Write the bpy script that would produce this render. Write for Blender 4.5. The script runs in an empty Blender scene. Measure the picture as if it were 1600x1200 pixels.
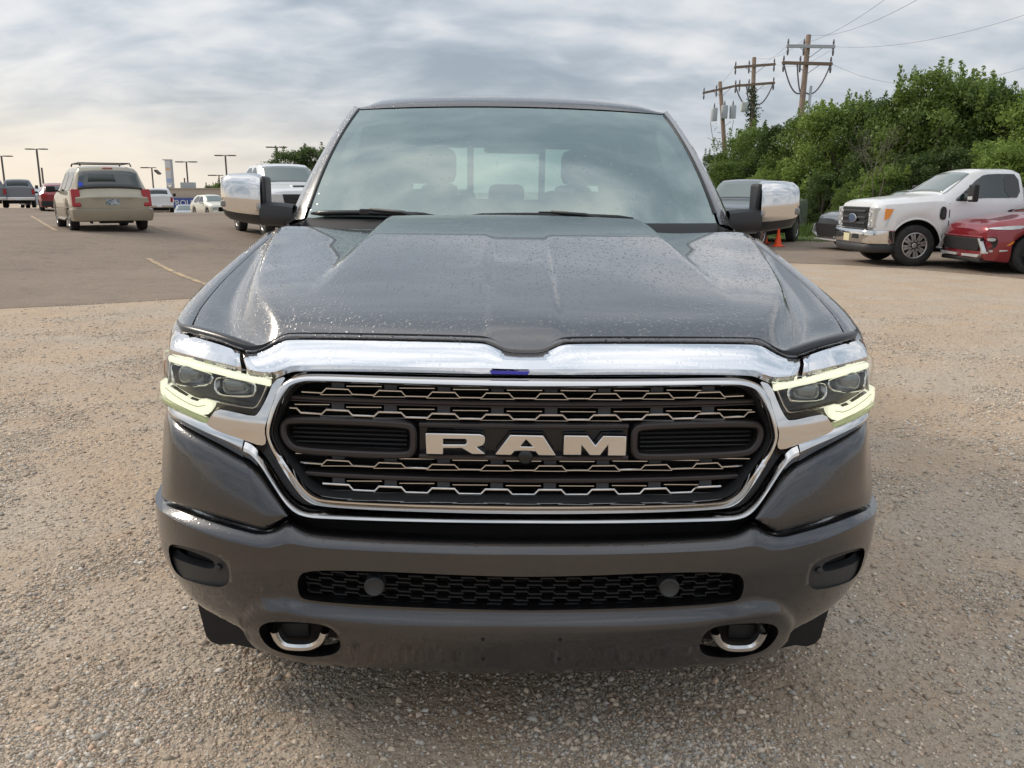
import bpy, bmesh, math, random
import numpy as np
from math import radians as R, sin, cos, pi, sqrt, exp
from mathutils import Vector, Matrix, noise
from mathutils.geometry import delaunay_2d_cdt
random.seed(7); rng = np.random.default_rng(7)
S = bpy.context.scene
COL = S.collection

# ------------------------------------------------------------ camera, sky, sun
F = 1350.0; CAM = np.array([-.06, -2.05, 1.55]); YAW = .02; PITCH = R(12.53); ROLL = R(.8)
cd = bpy.data.cameras.new('camera'); cam = bpy.data.objects.new('camera', cd); COL.objects.link(cam)
cd.sensor_width = 36; cd.lens = F/1600*36; cd.clip_end = 6000; cd.clip_start = .05
cam.location = CAM; cam.rotation_euler = (pi/2-PITCH, 0, -YAW); S.camera = cam

W = bpy.data.worlds.new('World'); S.world = W; W.use_nodes = True
SUN_EL, SUN_AZ = R(36), R(-62)          # azimuth clockwise from +Y
def world():
    nt = W.node_tree; n = nt.nodes; l = nt.links; n.clear()
    def N(t, **k):
        o = n.new(t)
        for a, b in k.items(): setattr(o, a, b)
        return o
    def math_(op, a, b=None, clamp=False):
        m = N('ShaderNodeMath', operation=op, use_clamp=clamp)
        for i, v in enumerate((a, b)):
            if v is None: continue
            if isinstance(v, (int, float)): m.inputs[i].default_value = v
            else: l.new(v, m.inputs[i])
        return m.outputs[0]
    out = N('ShaderNodeOutputWorld'); bg = N('ShaderNodeBackground'); bg.inputs[1].default_value = .1
    sky = N('ShaderNodeTexSky', sky_type='NISHITA', sun_disc=False, sun_elevation=SUN_EL, sun_rotation=SUN_AZ)
    sky.dust_density = 2.5; sky.air_density = 1.0
    tc = N('ShaderNodeTexCoord'); sep = N('ShaderNodeSeparateXYZ'); l.new(tc.outputs['Generated'], sep.inputs[0])
    X, Y, Z = sep.outputs
    zc = math_('MAXIMUM', Z, 0.0)
    den = math_('ADD', zc, .33)
    px = math_('DIVIDE', X, den); py = math_('DIVIDE', Y, den)
    cv = N('ShaderNodeCombineXYZ'); l.new(px, cv.inputs[0]); l.new(py, cv.inputs[1])
    mp = N('ShaderNodeMapping'); l.new(cv.outputs[0], mp.inputs[0]); mp.inputs['Rotation'].default_value = (0, 0, R(-18)); mp.inputs['Scale'].default_value = (.62, 1.0, 1)
    mp.inputs['Location'].default_value = (3.1, 1.7, 0)
    def noise_(scale, det, rough, dist):
        t = N('ShaderNodeTexNoise'); l.new(mp.outputs[0], t.inputs['Vector'])
        t.inputs['Scale'].default_value = scale; t.inputs['Detail'].default_value = det; t.inputs['Roughness'].default_value = rough; t.inputs['Distortion'].default_value = dist
        return t.outputs['Fac']
    a = noise_(1.2, 5, .5, .6); b = noise_(3.6, 5, .5, .5); c8 = noise_(10.0, 4, .5, .4)
    s = math_('ADD', math_('ADD', math_('MULTIPLY', a, .48), math_('MULTIPLY', b, .34)), math_('MULTIPLY', c8, .18))
    cr = N('ShaderNodeValToRGB'); l.new(s, cr.inputs[0]); e = cr.color_ramp; e.interpolation = 'B_SPLINE'
    k = 10.0
    cols = [(.39, (.25, .295, .345)), (.455, (.35, .395, .445)), (.50, (.445, .48, .525)), (.545, (.56, .575, .595)), (.61, (.69, .685, .68))]
    while len(e.elements) < len(cols): e.elements.new(.5)
    for el, (p, c) in zip(e.elements, cols): el.position = p; el.color = (*c, 1)
    # warm pale glow low over the horizon to the left, fading to a pale haze all round
    horiz = N('ShaderNodeMapRange', interpolation_type='SMOOTHSTEP'); l.new(Z, horiz.inputs[0])
    horiz.inputs[1].default_value = .0; horiz.inputs[2].default_value = .17; horiz.inputs[3].default_value = 1; horiz.inputs[4].default_value = 0
    dotl = math_('ADD', math_('MULTIPLY', X, -.86), math_('MULTIPLY', Y, .5))
    side = N('ShaderNodeMapRange', interpolation_type='SMOOTHSTEP'); l.new(dotl, side.inputs[0]); side.inputs[1].default_value = .25; side.inputs[2].default_value = .95
    hc = N('ShaderNodeMix', data_type='RGBA'); l.new(side.outputs[0], hc.inputs[0])
    hc.inputs[6].default_value = (.57, .585, .62, 1); hc.inputs[7].default_value = (.78, .69, .565, 1)
    hb = math_('ADD', math_('MULTIPLY', math_('SUBTRACT', s, .5), 1.2), horiz.outputs[0], True)
    hf = math_('MULTIPLY', hb, horiz.outputs[0]); hf = math_('MULTIPLY', hf, .95)
    m1 = N('ShaderNodeMix', data_type='RGBA'); l.new(hf, m1.inputs[0]); l.new(cr.outputs[0], m1.inputs[6]); l.new(hc.outputs[2], m1.inputs[7])
    sc = N('ShaderNodeVectorMath', operation='SCALE'); l.new(m1.outputs[2], sc.inputs[0]); zb_ = N('ShaderNodeMapRange', interpolation_type='SMOOTHSTEP'); l.new(Z, zb_.inputs[0]); zb_.inputs[1].default_value = .1; zb_.inputs[2].default_value = .95; zb_.inputs[3].default_value = k*.97; zb_.inputs[4].default_value = k*1.65; l.new(zb_.outputs[0], sc.inputs['Scale'])
    m2 = N('ShaderNodeMix', data_type='RGBA'); m2.inputs[0].default_value = .90; l.new(sky.outputs[0], m2.inputs[6]); l.new(sc.outputs[0], m2.inputs[7])
    l.new(m2.outputs[2], bg.inputs[0]); l.new(bg.outputs[0], out.inputs[0])
world()
sl = bpy.data.lights.new('sun', 'SUN'); sl.energy = 1.5; sl.angle = R(17); sl.color = (1, .89, .74)
so = bpy.data.objects.new('sun', sl); COL.objects.link(so)
sd = Vector((sin(SUN_AZ)*cos(SUN_EL), cos(SUN_AZ)*cos(SUN_EL), sin(SUN_EL)))
so.rotation_euler = sd.to_track_quat('Z', 'Y').to_euler(); so.location = (-20, -20, 30)
S.view_settings.view_transform = 'Standard'; S.view_settings.look = 'None'; S.view_settings.exposure = .44; S.view_settings.gamma = 1
S.view_settings.use_curve_mapping = False

# ------------------------------------------------------------ helpers
def tag(o, label=None, cat=None, group=None, kind=None):
    if label: o['label'] = label
    if cat: o['category'] = cat
    if group: o['group'] = group
    if kind: o['kind'] = kind
    return o
def empty(name, loc=(0, 0, 0), rz=0, label=None, cat=None, group=None, ry=0):
    o = bpy.data.objects.new(name, None); COL.objects.link(o); o.location = loc; o.rotation_euler = (0, ry, rz)
    o.empty_display_size = .3
    return tag(o, label, cat, group)
def mk(name, vs, fs, m=None, parent=None, smooth=True, ang=None):
    me = bpy.data.meshes.new(name); me.from_pydata([tuple(map(float, v)) for v in vs], [], fs); me.validate(); me.update()
    if m: me.materials.append(m)
    bm = bmesh.new(); bm.from_mesh(me); bmesh.ops.remove_doubles(bm, verts=bm.verts, dist=1e-6); bmesh.ops.recalc_face_normals(bm, faces=bm.faces); bm.to_mesh(me); bm.free()
    if smooth:
        for p in me.polygons: p.use_smooth = True
        if ang: me.set_sharp_from_angle(angle=R(ang))
    o = bpy.data.objects.new(name, me); COL.objects.link(o)
    if parent: o.parent = parent
    return o
class MB:
    def __init__(s): s.v = []; s.f = []
    def add(s, vs, fs):
        k = len(s.v); s.v += [tuple(map(float, v)) for v in vs]; s.f += [tuple(i+k for i in f) for f in fs]; return s
    def box(s, a, b, M=None):
        (x0, y0, z0), (x1, y1, z1) = a, b
        vs = [(x0, y0, z0), (x1, y0, z0), (x1, y1, z0), (x0, y1, z0), (x0, y0, z1), (x1, y0, z1), (x1, y1, z1), (x0, y1, z1)]
        if M: vs = [M @ Vector(v) for v in vs]
        return s.add(vs, [(0, 3, 2, 1), (4, 5, 6, 7), (0, 1, 5, 4), (1, 2, 6, 5), (2, 3, 7, 6), (3, 0, 4, 7)])
    def tube(s, pts, r, n=8):
        pts = [Vector(p) for p in pts]; rr = r if isinstance(r, (list, tuple)) else [r]*len(pts); rows = []
        for i, p in enumerate(pts):
            d = (pts[min(i+1, len(pts)-1)]-pts[max(i-1, 0)]).normalized()
            a = d.cross(Vector((0, 0, 1)));  a = d.cross(Vector((0, 1, 0))) if a.length < .1 else a; a.normalize(); b = d.cross(a)
            rows.append([p+(a*cos(2*pi*k/n)+b*sin(2*pi*k/n))*rr[i] for k in range(n)])
        vs = [q for r_ in rows for q in r_]; fs = []
        for i in range(len(pts)-1):
            for k in range(n): fs.append((i*n+k, i*n+(k+1) % n, (i+1)*n+(k+1) % n, (i+1)*n+k))
        fs.append(tuple(range(n-1, -1, -1))); fs.append(tuple((len(pts)-1)*n+k for k in range(n)))
        return s.add(vs, fs)
    def lathe(s, prof, n=32, axis='x', c=(0, 0, 0)):
        vs = []; fs = []
        for (a, r) in prof:
            for k in range(n):
                t = 2*pi*k/n; p = (a, r*cos(t), r*sin(t)) if axis == 'x' else ((r*cos(t), a, r*sin(t)) if axis == 'y' else (r*cos(t), r*sin(t), a))
                vs.append((p[0]+c[0], p[1]+c[1], p[2]+c[2]))
        for i in range(len(prof)-1):
            for k in range(n): fs.append((i*n+k, i*n+(k+1) % n, (i+1)*n+(k+1) % n, (i+1)*n+k))
        return s.add(vs, fs)
    def build(s, name, m, parent=None, smooth=False, ang=None, bevel=0):
        o = mk(name, s.v, s.f, m, parent, smooth, ang)
        if bevel:
            b = o.modifiers.new('bevel', 'BEVEL'); b.width = bevel; b.segments = 2; b.limit_method = 'ANGLE'; b.angle_limit = R(40)
            for p in o.data.polygons: p.use_smooth = True
            o.data.set_sharp_from_angle(angle=R(50))
        return o
def chaikin(P, n=2, closed=False):
    P = [np.array(p, float) for p in P]
    for _ in range(n):
        Q = [] if closed else [P[0]]
        rngi = range(len(P)) if closed else range(len(P)-1)
        for i in rngi:
            a, b = P[i], P[(i+1) % len(P)]
            Q.append(a*.75+b*.25); Q.append(a*.25+b*.75)
        if not closed: Q.append(P[-1])
        P = Q
    return P
def loft(name, rows, m, parent=None, closed=False, ang=None, smooth=True, solid=0, sub=0):
    n = len(rows[0]); vs = [p for r in rows for p in r]; fs = []
    for i in range(len(rows)-1):
        for k in range(n if closed else n-1):
            fs.append((i*n+k, i*n+(k+1) % n, (i+1)*n+(k+1) % n, (i+1)*n+k))
    o = mk(name, vs, fs, m, parent, smooth, ang)
    if solid:
        s_ = o.modifiers.new('thickness', 'SOLIDIFY'); s_.thickness = solid; s_.offset = 0
    return o
def interp(x, xs, ys): return float(np.interp(x, xs, ys))
def sstep(t): t = min(1, max(0, t)); return t*t*(3-2*t)
def spl(xs, ys):
    "monotone cubic"
    xs = np.array(xs, float); ys = np.array(ys, float); d = np.diff(ys)/np.diff(xs); m = np.zeros(len(xs)); m[1:-1] = np.where(d[1:]*d[:-1] > 0, 2*d[1:]*d[:-1]/(d[1:]+d[:-1]+1e-12), 0); m[0] = d[0]; m[-1] = d[-1]
    def f(x):
        x = min(max(x, xs[0]), xs[-1]); i = int(min(max(np.searchsorted(xs, x)-1, 0), len(xs)-2)); h = xs[i+1]-xs[i]; t = (x-xs[i])/h
        return float((2*t**3-3*t*t+1)*ys[i]+(t**3-2*t*t+t)*h*m[i]+(-2*t**3+3*t*t)*ys[i+1]+(t**3-t*t)*h*m[i+1])
    return f

# ------------------------------------------------------------ materials
def mat(name, col, rough=.5, metal=0, coat=0, var=None, bump=None, drops=0, emit=None, spec=.5, var2=None, coat_rough=.03, coat_ior=1.5):
    m = bpy.data.materials.new(name); m.use_nodes = True; nt = m.node_tree; n = nt.nodes; l = nt.links; p = n['Principled BSDF']
    p.inputs['Base Color'].default_value = (*col, 1); p.inputs['Roughness'].default_value = rough; p.inputs['Metallic'].default_value = metal
    p.inputs['Coat Weight'].default_value = coat; p.inputs['Coat Roughness'].default_value = coat_rough; p.inputs['Coat IOR'].default_value = coat_ior; p.inputs['Specular IOR Level'].default_value = spec
    tc = n.new('ShaderNodeTexCoord'); co = tc.outputs['Object']
    def nz(scale, det=5, rg=.6):
        t = n.new('ShaderNodeTexNoise'); l.new(co, t.inputs['Vector']); t.inputs['Scale'].default_value = scale; t.inputs['Detail'].default_value = det; t.inputs['Roughness'].default_value = rg; return t.outputs['Fac']
    src = None
    for v in (var, var2):
        if not v: continue
        sc, c2, lo, hi = v
        mr = n.new('ShaderNodeMapRange'); l.new(nz(sc), mr.inputs[0]); mr.inputs[1].default_value = lo; mr.inputs[2].default_value = hi
        mx = n.new('ShaderNodeMix'); mx.data_type = 'RGBA'; l.new(mr.outputs[0], mx.inputs[0])
        if src: l.new(src, mx.inputs[6])
        else: mx.inputs[6].default_value = (*col, 1)
        mx.inputs[7].default_value = (*c2, 1); src = mx.outputs[2]
    if src: l.new(src, p.inputs['Base Color'])
    h = None
    if bump:
        sc, st, dist = bump; b = n.new('ShaderNodeBump'); b.inputs['Strength'].default_value = st; b.inputs['Distance'].default_value = dist
        l.new(nz(sc), b.inputs['Height']); h = b.outputs[0]
    if drops:
        prev = h
        for sc, thr, rad in ((85, .72, .42), (170, .62, .40)):
            v = n.new('ShaderNodeTexVoronoi'); v.voronoi_dimensions = '3D'; l.new(co, v.inputs['Vector']); v.inputs['Scale'].default_value = sc
            sp = n.new('ShaderNodeSeparateColor'); l.new(v.outputs['Color'], sp.inputs[0])
            g = n.new('ShaderNodeMath'); g.operation = 'GREATER_THAN'; l.new(sp.outputs[0], g.inputs[0]); g.inputs[1].default_value = thr
            mr = n.new('ShaderNodeMapRange'); mr.interpolation_type = 'SMOOTHSTEP'; l.new(v.outputs['Distance'], mr.inputs[0]); mr.inputs[1].default_value = rad; mr.inputs[2].default_value = rad*.35; mr.inputs[3].default_value = 0; mr.inputs[4].default_value = 1
            mu = n.new('ShaderNodeMath'); mu.operation = 'MULTIPLY'; l.new(g.outputs[0], mu.inputs[0]); l.new(mr.outputs[0], mu.inputs[1])
            b = n.new('ShaderNodeBump'); b.inputs['Strength'].default_value = drops; b.inputs['Distance'].default_value = .22/sc; l.new(mu.outputs[0], b.inputs['Height'])
            if prev: l.new(prev, b.inputs['Normal'])
            prev = b.outputs[0]
        l.new(prev, p.inputs['Coat Normal'] if coat else p.inputs['Normal'])
        if coat: l.new(prev, p.inputs['Normal'])
    elif h:
        l.new(h, p.inputs['Normal'])
    if emit: p.inputs['Emission Color'].default_value = (*emit[0], 1); p.inputs['Emission Strength'].default_value = emit[1]
    return m
def glass(name, tint, ior=1.5, rough=.0, bump=None, minr=0, gl=(1, 1, 1)):
    m = bpy.data.materials.new(name); m.use_nodes = True; nt = m.node_tree; n = nt.nodes; l = nt.links; n.clear()
    o = n.new('ShaderNodeOutputMaterial'); t = n.new('ShaderNodeBsdfTransparent'); t.inputs[0].default_value = (*tint, 1)
    g = n.new('ShaderNodeBsdfGlossy'); g.inputs['Roughness'].default_value = rough; g.inputs[0].default_value = (*gl, 1)
    fr = n.new('ShaderNodeFresnel'); fr.inputs[0].default_value = ior; mx = n.new('ShaderNodeMixShader')
    ad = n.new('ShaderNodeMath'); ad.operation = 'ADD'; ad.use_clamp = True; l.new(fr.outputs[0], ad.inputs[0]); ad.inputs[1].default_value = minr
    l.new(ad.outputs[0], mx.inputs[0]); l.new(t.outputs[0], mx.inputs[1]); l.new(g.outputs[0], mx.inputs[2]); l.new(mx.outputs[0], o.inputs[0])
    if bump:
        tc = n.new('ShaderNodeTexCoord'); v = n.new('ShaderNodeTexVoronoi'); l.new(tc.outputs['Object'], v.inputs['Vector']); v.inputs['Scale'].default_value = bump
        sp = n.new('ShaderNodeSeparateColor'); l.new(v.outputs['Color'], sp.inputs[0])
        gt = n.new('ShaderNodeMath'); gt.operation = 'GREATER_THAN'; l.new(sp.outputs[0], gt.inputs[0]); gt.inputs[1].default_value = .90
        mr = n.new('ShaderNodeMapRange'); l.new(v.outputs['Distance'], mr.inputs[0]); mr.inputs[1].default_value = .4; mr.inputs[2].default_value = .1; mr.inputs[3].default_value = 0; mr.inputs[4].default_value = 1
        mu = n.new('ShaderNodeMath'); mu.operation = 'MULTIPLY'; l.new(gt.outputs[0], mu.inputs[0]); l.new(mr.outputs[0], mu.inputs[1])
        b = n.new('ShaderNodeBump'); b.inputs['Strength'].default_value = .3; b.inputs['Distance'].default_value = .001; l.new(mu.outputs[0], b.inputs['Height']); l.new(b.outputs[0], g.inputs['Normal'])
    return m
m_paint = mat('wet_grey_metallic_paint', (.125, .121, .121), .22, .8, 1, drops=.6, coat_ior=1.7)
m_paint_shaded = mat('shaded_grey_metallic_paint', (.050, .050, .054), .34, .85, .9, drops=.12, bump=(3, .02, .01), var=(9, (.058, .055, .055), .5, .8), coat_rough=.05, coat_ior=1.6)  # same body paint, darkened: shade of the lower faces put into the colour
m_chrome = mat('wet_chrome', (.80, .80, .81), .05, 1, drops=.10)
m_chrome_c = mat('chrome', (.70, .69, .68), .10, 1, bump=(6, .03, .01))
m_satin = mat('satin_chrome', (.66, .65, .64), .18, 1)
m_black = mat('gloss_black_plastic', (.008, .008, .009), .25)
m_matte = mat('matte_black_plastic', (.009, .009, .0095), .6, bump=(120, .1, .001))
m_trim = mat('dark_grey_textured_plastic', (.030, .031, .033), .55, bump=(300, .2, .001), drops=.15)
m_bronze = mat('brown_grey_grille_paint', (.040, .033, .032), .38, .4)
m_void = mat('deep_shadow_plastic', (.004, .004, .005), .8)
m_rubber = mat('tyre_rubber', (.018, .018, .018), .85, bump=(60, .3, .004), var=(14, (.04, .036, .03), .45, .75))
m_rim = mat('alloy_rim', (.42, .41, .40), .3, .8)
m_drl = mat('lit_running_light', (.66, .67, .60), .3, emit=((1.0, 1.0, .74), .62), bump=(240, .5, .004))
m_drl_dim = mat('running_light_guide', (.42, .44, .30), .2, emit=((.85, 1.0, .45), .13))
m_lens = glass('clear_lamp_cover', (.93, .94, .93), 1.45)
m_proj = mat('projector_lens', (.22, .23, .22), .06, .3, 1)
m_bulb = mat('lamp_bowl', (.5, .5, .48), .15, .9)
m_screen = glass('windshield_glass', (.50, .62, .56), 1.5, bump=70, minr=.42, gl=(.66, .755, .715))
m_sideglass = glass('tinted_side_glass', (.12, .15, .14), 1.5, minr=.03)
m_rearglass = glass('rear_cab_glass', (.45, .60, .52), 1.5)
m_int = mat('interior_black', (.022, .023, .024), .8)
m_seat = mat('seat_leather', (.035, .036, .038), .6)
m_frit = mat('glass_border_print', (.10, .085, .085), .5)
m_bluetape = mat('blue_tape', (.02, .015, .28), .5)

# ------------------------------------------------------------ terrain
def zg(x, y):
    L = sstep((-x-4)/7)
    M = sstep((-x-22)/8)*(1-sstep((y-60)/20))
    b = .52*sstep((y-11)/10)*(1-sstep((y-38)/32)*(1-M))*L
    f = -4.2*sstep((y-54)/60)*sstep((12-x)/25)
    return b+f
def ray(u, v):
    r = np.array([cos(YAW), -sin(YAW), 0.]); f = np.array([sin(YAW)*cos(PITCH), cos(YAW)*cos(PITCH), -sin(PITCH)]); up = np.cross(r, f)
    return f+r*(u-800)/F-up*(v-600)/F
def gp(u, v):
    "photo pixel to the point of the ground seen there"
    d = ray(u, v); t = 1.
    while t < 400:
        p = CAM+t*d
        if p[2] < zg(p[0], p[1]): break
        t *= 1.002
    return Vector((p[0], p[1], zg(p[0], p[1])))
def at(u, v, Z):
    p = CAM+Z*ray(u, v); return Vector(p)
def grid_sheet(name, xs, ys, m, keep=None, dz=0, **k):
    vs = [(x, y, zg(x, y)+dz) for y in ys for x in xs]; n = len(xs); fs = []
    for j in range(len(ys)-1):
        for i in range(n-1):
            if keep and not keep((xs[i]+xs[i+1])/2, (ys[j]+ys[j+1])/2): continue
            fs.append((j*n+i, j*n+i+1, (j+1)*n+i+1, (j+1)*n+i))
    o = mk(name, vs, fs, m); return tag(o, kind='structure', **k)
def ground_mats():
    m = bpy.data.materials.new('gravel_and_dirt'); m.use_nodes = True; nt = m.node_tree; n = nt.nodes; l = nt.links; p = n['Principled BSDF']; p.inputs['Roughness'].default_value = .95; p.inputs['Specular IOR Level'].default_value = .15
    tc = n.new('ShaderNodeTexCoord'); co = tc.outputs['Object']
    def nz(s, d=6, r=.6):
        t = n.new('ShaderNodeTexNoise'); l.new(co, t.inputs[0]); t.inputs['Scale'].default_value = s; t.inputs['Detail'].default_value = d; t.inputs['Roughness'].default_value = r; return t.outputs['Fac']
    def mr(x, a, b, c=0, d=1):
        t = n.new('ShaderNodeMapRange'); l.new(x, t.inputs[0])
        for i, v in enumerate((a, b, c, d)): t.inputs[i+1].default_value = v
        return t.outputs[0]
    def mix(f, a, b):
        t = n.new('ShaderNodeMix'); t.data_type = 'RGBA'; l.new(f, t.inputs[0])
        for i, v in ((6, a), (7, b)):
            if isinstance(v, tuple): t.inputs[i].default_value = (*v, 1)
            else: l.new(v, t.inputs[i])
        return t.outputs[2]
    dirt = mix(mr(nz(1.3), .35, .65), (.52, .385, .265), (.43, .325, .235))
    grey = mix(mr(nz(2.2), .35, .65), (.50, .42, .335), (.42, .35, .275))
    base = mix(mr(nz(.9, 8, .66), .44, .58), dirt, grey)
    hs = []
    for sc, am in ((38, .5), (90, .6), (190, .5)):
        v = n.new('ShaderNodeTexVoronoi'); l.new(co, v.inputs[0]); v.inputs['Scale'].default_value = sc; v.inputs['Randomness'].default_value = 1
        sp = n.new('ShaderNodeSeparateColor'); l.new(v.outputs['Color'], sp.inputs[0])
        f = mr(sp.outputs[1], .35, 1, 0, am)
        mg = mr(nz(.8, 6, .6), .35, .6, .25, 1)
        mm = n.new('ShaderNodeMath'); mm.operation = 'MULTIPLY'; l.new(f, mm.inputs[0]); l.new(mg, mm.inputs[1])
        st = mix(sp.outputs[0], (.26, .195, .14), (.72, .60, .47)); base = mix(mm.outputs[0], base, st)
        hs.append((v.outputs['Distance'], sc))
    l.new(base, p.inputs['Base Color'])
    prev = None
    for h, sc in hs:
        b = n.new('ShaderNodeBump'); b.invert = True; b.inputs['Strength'].default_value = .6; b.inputs['Distance'].default_value = .5/sc; l.new(h, b.inputs['Height'])
        if prev: l.new(prev, b.inputs['Normal'])
        prev = b.outputs[0]
    b = n.new('ShaderNodeBump'); b.inputs['Strength'].default_value = .8; b.inputs['Distance'].default_value = .03; l.new(nz(9), b.inputs['Height']); l.new(prev, b.inputs['Normal'])
    l.new(b.outputs[0], p.inputs['Normal'])
    # asphalt
    a = bpy.data.materials.new('old_brown_asphalt'); a.use_nodes = True; nt = a.node_tree; n = nt.nodes; l = nt.links; p = n['Principled BSDF']; p.inputs['Roughness'].default_value = .9; p.inputs['Specular IOR Level'].default_value = .2
    tc = n.new('ShaderNodeTexCoord'); co = tc.outputs['Object']
    c = mix(mr(nz(.25, 6, .6), .35, .65), (.195, .148, .112), (.27, .21, .16))
    v = n.new('ShaderNodeTexVoronoi'); l.new(co, v.inputs[0]); v.inputs['Scale'].default_value = 55
    sp = n.new('ShaderNodeSeparateColor'); l.new(v.outputs['Color'], sp.inputs[0]); c = mix(mr(sp.outputs[0], .5, 1, 0, .6), c, (.34, .285, .235))
    c = mix(mr(nz(2.2, 9, .75), .52, .70, 0, .7), c, (.15, .12, .10)); l.new(c, p.inputs['Base Color'])
    b = n.new('ShaderNodeBump'); b.inputs['Strength'].default_value = .7; b.inputs['Distance'].default_value = .01; l.new(v.outputs['Distance'], b.inputs['Height']); l.new(b.outputs[0], p.inputs['Normal'])
    return m, a
m_gravel, m_asphalt = ground_mats()
m_line = mat('worn_yellow_line_paint', (.50, .36, .20), .9, var=(5, (.25, .20, .16), .42, .62))
m_grass = mat('grass', (.07, .105, .022), .9, var=(.9, (.12, .13, .035), .4, .65))
m_stone = bpy.data.materials.new('crushed_stone'); m_stone.use_nodes = True
_p = m_stone.node_tree.nodes['Principled BSDF']; _p.inputs['Roughness'].default_value = .9; _a = m_stone.node_tree.nodes.new('ShaderNodeAttribute'); _a.attribute_name = 'tone'; m_stone.node_tree.links.new(_a.outputs['Color'], _p.inputs['Base Color'])
def steps(a, b, d, far, ratio):
    v = list(np.arange(a, b+1e-6, d)); x = b; s = d
    while x < far: s *= ratio; x += s; v.append(x)
    return v
xs = steps(0, 30, 1, 2500, 1.35); xs = [-x for x in xs[:0:-1]]+xs; ys = [-400, -150, -60, -30, -15, -8]+steps(-4, 80, 1, 4500, 1.3)
grid_sheet('ground', xs, ys, m_gravel)
# asphalt sheet: its near edge read from the photograph
E0 = [gp(-200, 492), gp(0, 482.5), gp(150, 475.5), gp(330, 464.5)]; E1 = [gp(1205, 411), gp(1300, 413), gp(1412, 419), gp(1600, 436), gp(1900, 470)]
edge = [(-60, E0[0].y-3)]+[(p.x, p.y) for p in E0+E1]+[(40, 9)]
def asphalt():
    cols_ = list(np.arange(-60, 40.01, .5)); vs = []; n = 0; rows = 70
    for x in cols_:
        ye = float(np.interp(x, [e[0] for e in edge], [e[1] for e in edge]))+.10*noise.noise(Vector((x*1.3, 3, 0)))+.06*noise.noise(Vector((x*5, 7, 0)))
        yf = 96 if x < 2 else interp(x, [2, 7, 14, 40], [60, 26, 25.2, 22])
        for j in range(rows):
            t = (j/(rows-1))**1.4; y = ye+(yf-ye)*t; vs.append((x, y, zg(x, y)+(.004 if j == 0 else .02)))
    fs = [(i*rows+j, (i+1)*rows+j, (i+1)*rows+j+1, i*rows+j+1) for i in range(len(cols_)-1) for j in range(rows-1)]
    return tag(mk('asphalt_lot', vs, fs, m_asphalt), kind='structure')
asphalt()
def strip_line(a, b, w):
    A, B = gp(*a), gp(*b); d = (B-A); d.z = 0; nrm = Vector((-d.y, d.x, 0)).normalized()*w/2; vs = []
    for i in range(25):
        p = A+(B-A)*i/24
        for s in (-1, 1): q = p+nrm*s; vs.append((q.x, q.y, zg(q.x, q.y)+.027))
    return mk('painted_line', vs, [(2*i, 2*i+1, 2*i+3, 2*i+2) for i in range(24)], m_line)
for a, b, w in (((232, 406), (326, 448), .11), ((48, 338), (88, 362), .11), ((241, 355.5), (262, 363), .10), ((0, 342.5), (60, 343), .14), ((10, 328), (40, 332), .1)):
    tag(strip_line(a, b, w), kind='structure')
def inv_px(x, y):
    d = np.array([x, y, 0])-CAM; r = np.array([cos(YAW), -sin(YAW), 0.]); f = np.array([sin(YAW)*cos(PITCH), cos(YAW)*cos(PITCH), -sin(PITCH)]); up = np.cross(r, f)
    Z = d@f; return 800+F*(d@r)/Z, 600-F*(d@up)/Z, Z
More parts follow.
